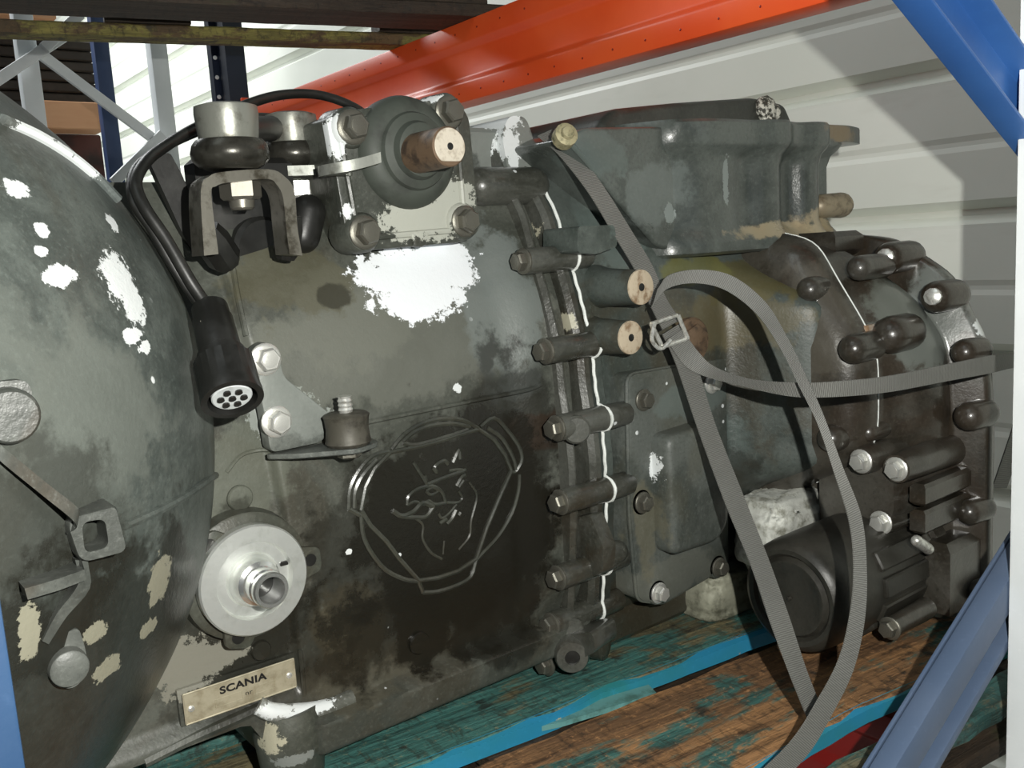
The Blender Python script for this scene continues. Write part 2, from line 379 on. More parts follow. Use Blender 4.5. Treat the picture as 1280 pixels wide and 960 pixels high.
# ------------------------------------------------------------------ pallets
def wood(name, base, base2, pnt, amt, edge=None):
    t = NT(name); g = t.noise(9, 6, .62, vec=(.22, 3.2, 3.0), dist=.8); f = t.noise(30, 5, .7, vec=(.35, 3.0, 3.0)); p = t.noise(7, 6, .66, vec=(.55, 1.3, 1.3), dist=.4); p2 = t.noise(26, 5, .7, vec=(.5, 1.4, 1.4))
    col = t.mix(t.ramp(g, .36, .64), base, base2); col = t.mix(t.math('MULTIPLY', t.ramp(f, .52, .68), .75), col, tuple(.28 * x for x in base2))
    pa = t.math('ADD', t.math('MULTIPLY', p, .68), t.math('MULTIPLY', p2, .32))
    col = t.mix(t.ramp(pa, amt - .03, amt + .03, 1.0, 0.0), col, t.mix(t.ramp(f, .35, .7), pnt, tuple(.42 * x for x in pnt)))
    sp = t.noise(18, 6, .7); saw = t.noise(70, 4, .7, vec=(1.6, .45, 1.0), dist=.5); fine = t.noise(150, 4, .75)
    col = t.mix(t.math('MULTIPLY', t.ramp(saw, .50, .66), .55), col, tuple(.22 * x for x in base2)); col = t.mix(t.math('MULTIPLY', t.ramp(fine, .55, .72), .5), col, tuple(min(1, 1.7 * x) for x in base))
    col = t.mix(t.math('MULTIPLY', t.ramp(sp, .56, .66), .8), col, (.018, .016, .012))
    t.bump(t.math('ADD', t.math('MULTIPLY', f, 1.0), g), .9, .004); return t.done(col, t.mixf(g, .55, .8))
M['teal'] = wood('worn_teal_board', (.20, .17, .09), (.10, .09, .05), (.065, .20, .175), .515)
M['brownw'] = wood('bare_orange_brown_board', (.38, .20, .085), (.15, .080, .038), (.055, .16, .14), .425)
M['greenw'] = wood('green_stained_board', (.17, .15, .09), (.11, .10, .06), (.04, .12, .11), .55)
M['bluee'] = paint('bright_blue_edge_paint', (.016, .22, .40), (.022, .20, .19), .6, (.40, .34, .22), .68, 26)
M['darkw'] = wood('old_dark_board', (.05, .033, .02), (.03, .02, .012), (.05, .05, .02), .40)
M['olivew'] = wood('olive_yellow_board', (.12, .075, .03), (.07, .045, .02), (.26, .23, .055), .50)
M['dteal'] = wood('dark_teal_board', (.04, .03, .02), (.03, .02, .015), (.02, .075, .065), .52)
def board(m, x0, x1, y0, y1, z0, z1, seed, wob=.004, chips=()):
    rnd = random.Random(seed); n = 42; L = []; R = []
    for i in range(n + 1):
        x = x0 + (x1 - x0) * i / n; e0 = rnd.uniform(-1, 1) * wob; e1 = rnd.uniform(-1, 1) * wob
        for c, w, dp in chips: e0 += dp * max(0, 1 - abs(x - c) / w)
        L.append((x, y0 + e0)); R.append((x, y1 + e1))
    rings = []
    for (xa, ya), (xb, yb) in zip(L, R):
        rings.append([V(xa, ya + .002, z0), V(xa, ya, z0 + .003), V(xa, ya, z1 - .003), V(xa, ya + .003, z1), V(xb, yb - .003, z1), V(xb, yb, z1 - .003), V(xb, yb, z0 + .003), V(xb, yb - .002, z0)])
    return m.rings(rings)
def edge_strip(m, x0, x1, y, z0, z1, seed, chips=()):
    """painted side of a board: a flake-edged paint skin on its long edge"""
    rnd = random.Random(seed); n = 40; r = []
    for i in range(n + 1):
        x = x0 + (x1 - x0) * i / n; dz = rnd.uniform(0, .003); dy = 0
        for c, w, dp in chips: dy += dp * max(0, 1 - abs(x - c) / w)
        r.append([V(x, y - .0042 + dy, z0 + dz), V(x, y - .0042 + dy, z1 - .002), V(x, y + .006 + dy, z1 + .0008), V(x, y + .008 + dy, z1 - .004), V(x, y + .008 + dy, z0 + dz)])
    return m.rings(r)
PZ = -.262
def lower_pallet():
    p = thing('pallet', (.1, -.1, PZ - .08), 'worn teal and brown wooden pallet under the gearbox', 'pallet')
    p.rotation_euler.z = math.radians(-5.5)
    def put(m, name, mat, par=None, label=None):
        o = link(name, m.mesh(name, mat), None, label); o.location = (0, 0, 0)
        o.parent = par or p; o.matrix_parent_inverse = Matrix.Translation((-.1, .1, -(PZ - .08))) if par is None else Matrix.Identity(4)
        return o
    rows = [(.300, .395, 'greenw'), (.130, .275, 'teal'), (-.064, .105, "teal"), (-.283, -.104, "brownw"), (-.362, -.322, "greenw")]
    for k, (y0, y1, mt) in enumerate(rows):
        ch = [(.52, .10, -.012), (.17, .05, .008)] if k == 2 else [(.35, .16, .01)] if k == 3 else []
        b = put(board(MB(), -.62, .74, y0, y1, PZ - .022, PZ - .0004, k + 5, .003, ch), 'board', M[mt])
        if k in (2, 3):
            put(edge_strip(MB(), -.62, .74, y0, PZ - .021, PZ - .001, k, ch), 'painted_edge', M['bluee'], b, 'flaking bright blue paint')
    put(MB().prism([at(x, y, Z=PZ - .016) for x, y in ((628, 930), (668, 905), (800, 858), (812, 868), (700, 910))], (0, 0, .006)), 'splinter', simple('pale_teal_splinter', (.12, .30, .29), .7, 0, scale=40, c2=(.06, .15, .13)))
    for x in (-.55, .06, .66):
        put(MB().box((x, -.005, PZ - .031), (.06, .345, .009), .001), 'bearer', M['darkw'])
        for y in (-.30, 0.0, .30):
            put(MB().box((x, y, PZ - .049), (.055, .05, .009), .001), 'block', M['darkw'])
    for y in (-.32, 0, .32):
        put(board(MB(), -.62, .74, y - .03, y + .03, PZ - .08, PZ - .058, 33, .002), 'bottom_board', M['darkw'])
lower_pallet()
def upper_pallet():
    z0 = .658; p = thing('pallet', (.0, .8, z0), 'dark old wooden pallet lying on the orange red beam overhead', 'pallet')
    ang = math.radians(-14.5); p.rotation_euler.z = ang
    def put(m, name, mat):
        o = link(name, m.mesh(name, mat)); o.parent = p; return o
    # local frame: x along boards, y across, z from the beam top
    put(board(MB(), -.75, .62, .055, .112, 0, .021, 1, .003), 'bottom_board', M['olivew'])
    put(board(MB(), -.75, .62, -.170, -.062, 0, .022, 2, .003), 'bottom_board', M['darkw'])
    for x in (-.62, .02, .50):
        for y in (-.115, .083):
            put(MB().box((x, y, .055), (.07, .028, .033), .002), 'block', M['darkw'])
        put(MB().box((x, .0, .099), (.06, .16, .011), .002), 'bearer', M['darkw'])
    for k, (a, b) in enumerate(((-.19, -.06), (-.005, .12))):
        put(board(MB(), -.75, .62, a, b, .110, .132, 10 + k, .003), 'board', M['dteal'])
upper_pallet()

# ------------------------------------------------------------------ gearbox
GB = thing('gearbox', (.1, .1, PZ), 'oily dark grey cast truck gearbox lying on the worn teal pallet', 'gearbox')
_bolt = {}
def bolt(p, d, r=.0105, h=None, mat='steel', parent=None, name='bolt', washer=True, spin=.3):
    """hex head bolt seated at p, head pointing along d"""
    key = (mat, washer)
    if key not in _bolt:
        m = MB()
        if washer: m.lathe((0, 0, 0), (0, 0, 1), [(-.05, 1.32), (.16, 1.36), (.22, 1.28), (.28, 1.05)], 20)
        R = []
        for t, k in ((.12, 1.0), (.86, 1.0), (1.0, .86)):
            R.append([V(k * math.cos(math.pi / 3 * i), k * math.sin(math.pi / 3 * i), t) for i in range(6)])
        m.rings(R); m.lathe((0, 0, 0), (0, 0, 1), [(.9, .66), (1.02, .66), (1.03, .6)], 16)
        _bolt[key] = m.mesh(name, M[mat], 30)
    o = link(name, _bolt[key]); q = Vector(d).to_track_quat('Z', 'Y')
    o.rotation_mode = 'XYZ'; o.rotation_euler = (q @ Vector((0, 0, 1)).rotation_difference(Vector((0, 0, 1)))).to_euler()
    mt = q.to_matrix() @ Matrix.Rotation(spin, 3, 'Z'); o.rotation_euler = mt.to_euler()
    o.location = p; o.scale = (r, r, h or r * 1.15); adopt(o, parent or GB); return o
NY = V(0, -1, 0); NX = V(-1, 0, 0)

# ---- bell housing: dome about the shaft axis
DC = V(-.667, .12, .134); DA, DR = .456, .389
def dk(y, z):
    a = math.atan2(z - DC[2], -(y - DC[1])); return 1 + .085 * math.exp(-((a + .95) / .42) ** 2)
def dF(p):
    k = dk(p[1], p[2]); q = (p - DC) / V(DA, DR * k, DR * k); return q @ q - 1
def dome(px, py, lift=0.0):
    o = (CAM - DC) / V(DA, DR, DR); r = ray(px, py) / V(DA, DR, DR)
    a, b, c = r @ r, o @ r, o @ o - 1; q = b * b - a * c
    t = (-b - math.sqrt(max(q, 0))) / a; t1 = t; rr = ray(px, py); t0 = t * .7
    for _ in range(40):
        tm = (t0 + t1) / 2
        if dF(CAM + rr * tm) > 0: t0 = tm
        else: t1 = tm
    p = CAM + rr * t1
    n = unit((p - DC) / V(DA, DR, DR) ** 2); return p + n * lift
def dchips():
    L = []
    for px, py, w, h in ((150, 350, 15, 26), (165, 375, 12, 22), (76, 345, 13, 8), (20, 236, 9, 7), (52, 287, 5, 6), (166, 420, 10, 7), (181, 434, 7, 5), (140, 277, 5, 9), (52, 315, 5, 4),
                         (75, 180, 10, 6), (88, 188, 8, 5), (200, 722, 12, 20), (193, 745, 6, 10), (135, 835, 12, 9), (37, 790, 7, 22), (185, 785, 9, 7), (120, 790, 9, 8)):
        p = dome(px, py); L.append((p, (w * .00105, w * .0014 + .004, h * .0009), CHIP if py < 600 else (.25, .24, .18)))
    return L
M['bell'] = cast('bell_housing_paint', (.056, .066, .060), (.10, .115, .104), chips=dchips(), speck=.06,
                 scuff_and_light=[(dome(60, 560), (.10, .12, .10), (.13, .142, .125), .4), (dome(120, 520), (.06, .08, .06), (.13, .142, .125), .4)],  # both patches paint the flash reflection into the dome's middle
                 oil=[(dome(120, 870), (.16, .16, .11), .75), (dome(40, 700), (.08, .09, .07), .6)], brown_amt=.45)
def bell():
    n = 72; prof = []
    for a in np.linspace(math.radians(62), math.radians(2), 46): prof.append((DC[0] + DA * math.cos(a), DR * math.sin(a)))
    prof = sorted(prof); m = MB(); R = []
    for x, r in prof:
        ring = []
        for i in range(n):
            c_, s_ = math.cos(2 * math.pi * i / n), math.sin(2 * math.pi * i / n); k = dk(DC[1] + c_, DC[2] + s_); ring.append(V(x, DC[1] + r * k * c_, DC[2] + r * k * s_))
        R.append(ring)
    # hull that dies into the case at its small end
    x0, r0 = prof[0]
    m.rings(R); o = m.build('bell_housing', M['bell'], GB)
    m = MB(); m.lathe((x0 - .03, DC[1], DC[2]), (1, 0, 0), [(0, r0 - .03), (0, r0 + .012), (.006, r0 + .016), (.022, r0 + .016), (.03, r0 + .010), (.032, r0 - .03)], 72); m.build('mounting_flange', M['bell'], GB)
    top = smooth_path([dome(x, y, .002) for x, y in ((0, 152), (45, 172), (85, 197), (118, 224), (145, 252))], 6)
    MB().tube(top, .0045, 8).build('casting_ridge', cast('rim_paint', (.10, .115, .11), (.20, .22, .21), speck=.5, chips=[(dome(40, 170), (.02, .03, .01), CHIP), (dome(100, 208), (.02, .03, .01), CHIP), (dome(75, 190), (.012, .03, .01), CHIP)]), o)
    MB().tube(smooth_path([dome(x, y, .001) for x, y in ((268, 594), (255, 603), (235, 617), (205, 634), (180, 646), (155, 657))], 5), .0032, 8).build('casting_ridge', M['bell'], o)
bell()
def bell_lugs():
    c = cast('lug_casting', (.052, .056, .050), (.098, .104, .094), brown=(.06, .045, .03), speck=.1)
    # round boss at the frame edge
    p = dome(12, 520); y = p[1] - .004; b = MB(); g = lambda q, w: at(q, w, Y=y)
    b.prism(round_poly([g(*q) for q in ((-60, 482), (36, 474), (46, 520), (34, 545), (-60, 540))], .007), (0, .05, 0)); f = at(14, 521, Y=y - .012)
    b.lathe(f, V(0, 1, 0), [(0, .0001), (.0001, .0146), (.0014, .0160), (.004, .0167), (.03, .0170)], 28); b.build('bolt_boss', c, GB)
    # bracket: square eye with three arms
    Y0 = dome(115, 665)[1] - .022; g = lambda x, y, d=0: at(x, y, Y=Y0 + d)
    b = MB(); oo = round_poly([g(*q) for q in ((80, 648), (146, 631), (161, 690), (100, 706))], [.010, .004, .006, .008], 5); ii = round_poly([g(*q) for q in ((103, 654), (131, 649), (136, 683), (107, 691))], .005, 5)
    n = len(oo); cen = np.mean(oo, axis=0)
    R = [[p + V(0, .045, 0) for p in oo], [p + V(0, .003, 0) for p in oo], [p + (cen - p) * .06 for p in oo], [p + (p - cen) * .05 for p in ii], [p + V(0, .003, 0) for p in ii], [p + V(0, .045, 0) for p in ii]]
    b.rings(R, False, False)
    eye = b.build('lifting_eye', c, GB, 'cast square eye')
    def arm(up, lo):
        MB().rings([[p + V(0, .002, 0), p, q, q + V(0, .002, 0), q + V(0, .05, 0), p + V(0, .05, 0)] for p, q in zip(smooth_path(up, 4), smooth_path(lo, 4))]).build('bracket_arm', c, eye, ang=50)
    arm([dome(-40, 530, .006), dome(2, 567, .008), dome(42, 604, .012), dome(72, 634, .018), g(88, 648, .004)], [dome(-44, 545, .006), dome(-3, 583, .008), dome(37, 619, .012), dome(68, 651, .018), g(84, 668, .004)])
    arm([g(94, 700, .004), dome(80, 724, .012), dome(62, 764, .006), dome(50, 800, .002)], [g(110, 702, .004), dome(94, 730, .012), dome(74, 768, .006), dome(58, 804, .002)])
    b = MB(); up = [dome(8, 728, .016), dome(45, 716, .018), dome(75, 704, .020), g(100, 694, .002)]; lo = [dome(12, 741, .016), dome(48, 729, .018), dome(78, 716, .020), g(104, 706, .002)]
    b.rings([[p, q, q + V(0, .05, 0), p + V(0, .05, 0)] for p, q in zip(up, lo)]); b.build('bracket_arm', c, eye)
    # lower lug
    Y1 = dome(85, 835)[1] - .006; g = lambda x, y: at(x, y, Y=Y1)
    b = MB(); b.prism(round_poly([g(*q) for q in ((60, 806), (98, 782), (108, 815), (110, 842), (92, 862), (66, 858), (54, 838))], .006), (0, .05, 0), 0)
    f = at(88, 837, Y=Y1 - .010); b.lathe(f, V(0, 1, 0), [(0, .0001), (.0001, .0106), (.001, .0118), (.003, .0123), (.02, .0125)], 28); b.build('bolt_boss', c, GB)
bell_lugs()

# ---- main case
PZs = [-.262, -.250, -.236, -.19, -.12, 0, .08, .149, .208, .267, .34, .39, .43]
PYs = [.060, .040, .006, .000, .0, .0, .0, .004, .018, .045, .085, .115, .15]
def prof(z): return np.interp(z, PZs, PYs)
def crease(z): return -.174 - .09 * np.clip(z - .02, 0, .4) * .9
def caseY(x, z):
    y = sum(prof(z + d) for d in (-.03, -.015, 0, .015, .03)) / 5 if z > -.1 else prof(z)
    y -= .016 * sm(.095, .15, x) * sm(-.19, -.14, z)
    y += .010 * (1 - sm(crease(z) - .005, crease(z) + .004, x)) * sm(-.17, -.15, z)
    if x > crease(z) - .02: y -= .028 * sm(-.186, -.192, z) * (1 - sm(-.222, -.240, z) * .95) * sm(-.19, -.165, x)
    return y
def surf(px, py, lift=0.0):
    y = 0.0
    for _ in range(12):
        p = at(px, py, Y=y); y = float(caseY(p[0], p[2])) - lift
    return at(px, py, Y=y)
def case():
    cs = []
    def c(px, py, w, h, col): cs.append((surf(px, py), (w * .0012, .06, h * .00095), col))
    for a in ((522, 338, 62, 30, (.80, .83, .86)), (525, 372, 48, 26, (.80, .83, .86)), (500, 345, 40, 24, (.80, .83, .86)), (560, 330, 30, 40, (.80, .83, .86)), (572, 485, 5, 5, CHIP), (436, 690, 3, 3, CHIP), (360, 505, 22, 16, (.24, .26, .235)), (325, 500, 12, 40, (.22, .24, .22)),
              (375, 520, 26, 8, (.25, .27, .25)), (232, 835, 22, 30, (.20, .195, .16)), (262, 822, 30, 16, (.20, .195, .16)), (620, 190, 10, 16, CHIP), (300, 665, 6, 10, CREAM)): c(*a)
    oil = []
    def d(px, py, w, h, k): oil.append((surf(px, py), (w * .0011, .12, h * .00092), k))
    for a in ((575, 650, 130, 130, .92), (640, 560, 60, 130, .75), (525, 790, 36, 46, .92), (470, 700, 70, 120, .65), (560, 760, 160, 60, .7), (330, 830, 80, 70, .5), (440, 235, 60, 60, .5), (415, 370, 16, 12, .6), (620, 770, 60, 60, .8), (300, 760, 60, 100, .6)): d(*a)
    sc = []
    def e(px, py, w, h, col, k): sc.append((surf(px, py), (w * .0012, .12, h * .00095), col, k))
    for a in ((520, 430, 170, 60, (.125, .13, .11), .75), (625, 390, 40, 110, (.16, .18, .17), .8), (430, 400, 70, 50, (.14, .145, .12), .6), (360, 350, 50, 40, (.085, .08, .05), .7), (440, 780, 40, 50, (.12, .10, .06), .6), (580, 730, 60, 30, (.10, .085, .05), .4),  # tall grey patch by the joint paints in the fillet's highlight
              (300, 600, 40, 60, (.13, .14, .11), .55), (470, 830, 90, 30, (.09, .08, .055), .5), (680, 540, 40, 25, (.10, .045, .025), .6)): e(*a)
    M['case'] = cast('gear_case_paint', (.052, .056, .046), (.085, .090, .076), chips=cs, oil=oil, scuff_and_light=sc, speck=.03, brown_amt=.55)
    xs = np.concatenate([np.linspace(-.47, -.22, 26), np.linspace(-.215, -.155, 26), np.linspace(-.15, .19, 90)])
    ss = np.concatenate([np.linspace(0, .22, 50), np.linspace(.225, 1, 100)])
    P = []
    for s in ss:
        row = []
        for x in xs:
            zt = .345 + .060 * float(sm(-.16, -.05, x)); zb = -.175 - .081 * float(sm(-.235, -.19, x)); z = zb + s * (zt - zb)
            row.append((x, float(caseY(x, z)) + .0, z))
        P.append(row)
    return MB().grid(P, .34).build('gear_case', M['case'], GB, ang=50)
CASE = case()
def on_case(pts, r, name, lift=.0, n=5, mat=None, parent=None, label=None):
    return MB().tube(smooth_path([surf(x, y, lift) for x, y in pts], n), r, 7).build(name, mat or M['case'], parent or CASE, label)
on_case([(452, 529), (530, 513), (600, 499), (660, 487), (676, 480)], .0030, 'casting_ridge')
on_case([(445, 690), (446, 600), (448, 560)], .0001, 'casting_ridge') if False else None
on_case([(291, 335), (297, 370), (308, 420)], .003, 'casting_ridge')
on_case([(375, 812), (378, 840), (380, 868)], .0025, 'casting_ridge')
on_case([(283, 590), (300, 570), (320, 563), (340, 562)], .0022, 'casting_ridge')
for px, py, r in ((299, 622, .0125), (523, 803, .0125), (325, 812, .010)):
    p = surf(px, py); MB().lathe(p, NY, [(-.02, r), (.003, r), (.0045, r * .9), (.005, .001)], 24).build('plug_boss', M['case'], CASE)

# ---- crest in relief
def crest():
    c = lambda L: [(420 + x / 3.554, 490 + y / 3.554) for x, y in L]
    em = cast('crest_relief_paint', (.032, .034, .027), (.050, .053, .042), (.03, .024, .015), rough=(.26, .36), bumpy=.12, coat=.5)
    root = MB().tube([surf(x, y, .000) for x, y in c([(110, 525), (130, 420), (170, 340), (240, 268), (350, 245), (450, 220), (540, 190), (632, 165), (700, 210), (750, 280), (778, 350), (720, 480), (670, 600), (622, 740), (540, 795), (450, 825), (365, 836), (280, 740), (220, 660), (150, 590), (110, 525)])], .0028, 7).build('crest', em, GB, 'raised shield crest with a crowned beast head')
    L = [[(245, 255), (300, 190), (380, 140), (470, 118), (560, 124), (632, 162)], [(296, 220), (350, 175), (430, 147), (520, 140), (592, 158), (540, 182), (450, 210), (350, 235), (296, 226)],
         [(640, 155), (700, 115), (760, 170), (810, 240), (825, 300), (800, 350), (776, 356)], [(672, 160), (735, 205), (785, 290), (800, 345)],
         [(815, 365), (810, 440), (780, 540), (720, 640), (660, 705), (622, 745)], [(385, 890), (450, 885), (530, 860), (597, 820), (622, 745)], [(365, 838), (385, 890)],
         [(110, 550), (120, 640), (160, 720), (220, 790), (300, 830), (362, 840)], [(55, 520), (62, 430), (100, 350), (160, 285), (235, 262)], [(55, 520), (112, 550)], [(80, 515), (85, 440), (118, 370), (180, 300)]]
    for q in L: MB().tube(smooth_path([surf(x, y, .0) for x, y in c(q)], 3), .0026, 6).build('shield_rib', em, root)
    G = [([(342, 312), (372, 360), (404, 412)], .0020), ([(388, 372), (398, 400), (392, 372)], .0026), ([(430, 335), (446, 356), (438, 332), (462, 312), (482, 306), (496, 320)], .0026), ([(518, 314), (545, 258), (550, 298)], .0026),
         ([(404, 410), (440, 395), (500, 372), (560, 352), (575, 345)], .0024), ([(500, 350), (540, 345), (575, 348)], .002), ([(534, 418), (556, 380), (574, 368)], .0026), ([(545, 424), (566, 392)], .002),
         ([(315, 502), (322, 462), (368, 427), (430, 418), (470, 446), (486, 490)], .0022), ([(398, 440), (430, 424), (452, 440), (420, 456), (398, 440)], .0018), ([(315, 502), (350, 486), (390, 500), (410, 482), (440, 498), (486, 490)], .0018),
         ([(250, 528), (292, 550), (342, 530), (384, 492), (432, 510)], .0030), ([(292, 552), (345, 556), (398, 552), (432, 508)], .0026), ([(460, 584), (490, 562)], .0026), ([(492, 586), (515, 560), (532, 524)], .0026), ([(544, 548), (552, 535)], .0026),
         ([(345, 556), (385, 590), (384, 650), (420, 712), (470, 742)], .0016), ([(486, 490), (540, 490), (560, 470), (545, 440)], .0016), ([(590, 400), (625, 460), (600, 570), (592, 640), (545, 700)], .0016), ([(480, 660), (475, 720)], .0014), ([(455, 540), (470, 560), (500, 540), (535, 500)], .0016)]
    for q, r in G: MB().tube(smooth_path([surf(x, y, .0) for x, y in c(q)], 4), r, 6).build('beast_relief', em, root)
crest()

# ---- nameplate
def plate():
    y0 = .004; a = at(232, 905, Y=y0); b = at(369, 857, Y=y0); d = at(227, 868, Y=y0)
    u = unit(b - a); w = V(0, 0, 1); L = np.linalg.norm(b - a); H = np.linalg.norm(d - a)
    t = NT('brass_tinted_plate'); n = t.noise(60, 5, .6); t.bump(n, .1, .001); pm = t.done(t.mix(t.ramp(n, .4, .7), (.50, .46, .34), (.32, .28, .19)), .42, .45)
    bk = MB(); bk.prism([a - u * .004 - w * .004 + V(0, .03, 0), b + u * .004 - w * .004 + V(0, .03, 0), b + u * .004 + w * (H + .004) + V(0, .03, 0), a - u * .004 + w * (H + .004) + V(0, .03, 0)], (0, -.028, 0), .002)
    bk.build('plate_pad', M['case'], GB)
    m = MB(); m.prism(round_poly([a, b, b + w * H, a + w * H], .001, 2), (0, -.0022, 0), .0006, 1); p = m.build('nameplate', pm, GB, 'small brass toned nameplate with black lettering')
    for e0, e1 in ((a, b), (b, b + w * H), (b + w * H, a + w * H), (a + w * H, a)):
        MB().tube([e0 + V(0, -.0022, 0), e1 + V(0, -.0022, 0)], .0009, 6).build('raised_border', pm, p)
    for s in (.055, .945): MB().lathe(a + u * L * s + w * H * .47 + V(0, -.002, 0), NY, [(0, .0032), (.001, .003), (.0018, .0018)], 14).build('rivet', M['zinc'], p)
    ink = NT('black_ink').done((.006, .006, .006), .5)
    def text(body, size, cx, cz, bold):
        cu = bpy.data.curves.new('t', 'FONT'); cu.body = body; cu.size = size; cu.align_x = 'CENTER'; cu.align_y = 'CENTER'; cu.offset = bold; cu.extrude = .00015; cu.space_character = 1.06
        o = bpy.data.objects.new('t', cu); COL.objects.link(o); dg = bpy.context.evaluated_depsgraph_get(); me = bpy.data.meshes.new_from_object(o.evaluated_get(dg)); bpy.data.objects.remove(o)
        for v in me.vertices: v.co = Vector(a + u * (cx + v.co.x * 1.28) + w * (cz + v.co.y) + V(0, -.00235 - v.co.z, 0))
        me.materials.clear(); me.materials.append(ink); link('lettering', me, p)
    text('SCANIA', .0098, L * .52, H * .72, .00035); text('nr', .0062, L * .56, H * .36, 0)
    for s0, s1 in ((.26, .50), (.62, .80)):
        q = [a + u * L * s0 + w * H * .22, a + u * L * s1 + w * H * .22, a + u * L * s1 + w * H * .48, a + u * L * s0 + w * H * .48]
        MB().tube([k + V(0, -.0022, 0) for k in q + q[:1]], .0004, 4).build('number_field', pm, p)
plate()

# ---- oil filter flange with threaded spigot
def filler():
    c = at(313, 722, Y=-.012); k = cast('filler_pad', (.045, .05, .04), (.075, .08, .065))
    m = MB(); m.lathe(c + V(0, .03, 0), NY, [(0, .064), (.024, .061), (.026, .058)], 40)
    ears = [(262, 682), (388, 700), (298, 797)]
    for x, y in ears:
        p = at(x, y, Y=-.010); d = unit(p - c); q = V(d[2], 0, -d[0]) * .012
        m.prism(round_poly([c + d * .04 + q * 1.6, p + d * .010 + q, p + d * .010 - q, c + d * .04 - q * 1.6], .007), (0, -.004, 0), .0015)
    pad = m.build('flange_pad', k, GB)
    for x, y in ears:
        p = at(x, y, Y=-.0142); MB().lathe(p, NY, [(0, .0062), (.0004, .0062), (.0005, .003)], 16).build('bolt_hole', M['rubber'], pad)
    m = MB(); m.lathe(c, NY, [(0, .052), (.010, .0525), (.012, .051), (.0125, .037), (.006, .035), (.006, .026), (.010, .024)], 56); m.build('flange_ring', M['alu'], GB, 'machined aluminium ring')
    m = MB(); m.lathe(c, NY, [(.004, .0255), (.014, .0235), (.022, .0205), (.024, .017), (.036, .0165), (.0375, .0150), (.040, .0165), (.047, .0165), (.0485, .0155), (.0485, .0125), (.020, .0125)], 40); sp = m.build('spigot', M['polish'], GB, 'polished steel spigot')
    MB().lathe(c + V(0, -.021, 0), NY, [(0, .0126), (.001, .0122)], 20).build('bore', M['rubber'], sp)
    p = at(352, 700, Y=-.019); MB().box(p + V(.004, .003, -.004), (.006, .004, .0022), .001).build('slot', M['rubber'], GB)
filler()

# ---- support foot and bottom lip
def foot():
    p = at(363, 925, Y=.012)
    m = MB(); m.lathe((p[0], .012, PZ), (0, 0, 1), [(0, .026), (.004, .030), (.035, .033), (.06, .036), (.085, .030)], 28)
    m.build('support_foot', cast('foot_paint', (.045, .05, .04), (.08, .085, .07), chips=[(at(340, 930, Y=-.02), (.012, .03, .018), CREAM), (at(370, 950, Y=-.02), (.02, .03, .006), GREY)]), GB)
    L = [surf(x, y, .004) for x, y in ((322, 882), (340, 890), (375, 890), (410, 884), (440, 872))]
    MB().tube(smooth_path(L, 5), [.009] * 21, 10).build('bottom_lip', cast('lip_paint', (.10, .105, .09), (.25, .26, .24), chips=[(at(395, 885, Y=-.02), (.03, .03, .012), CHIP), (at(350, 890, Y=-.02), (.02, .03, .01), CHIP)]), GB)
    MB().tube(smooth_path([at(x, y, Y=.004) for x, y in ((180, 952), (240, 922), (290, 900), (325, 884))], 5), .006, 8).build('bottom_lip', M['case'], GB)
foot()

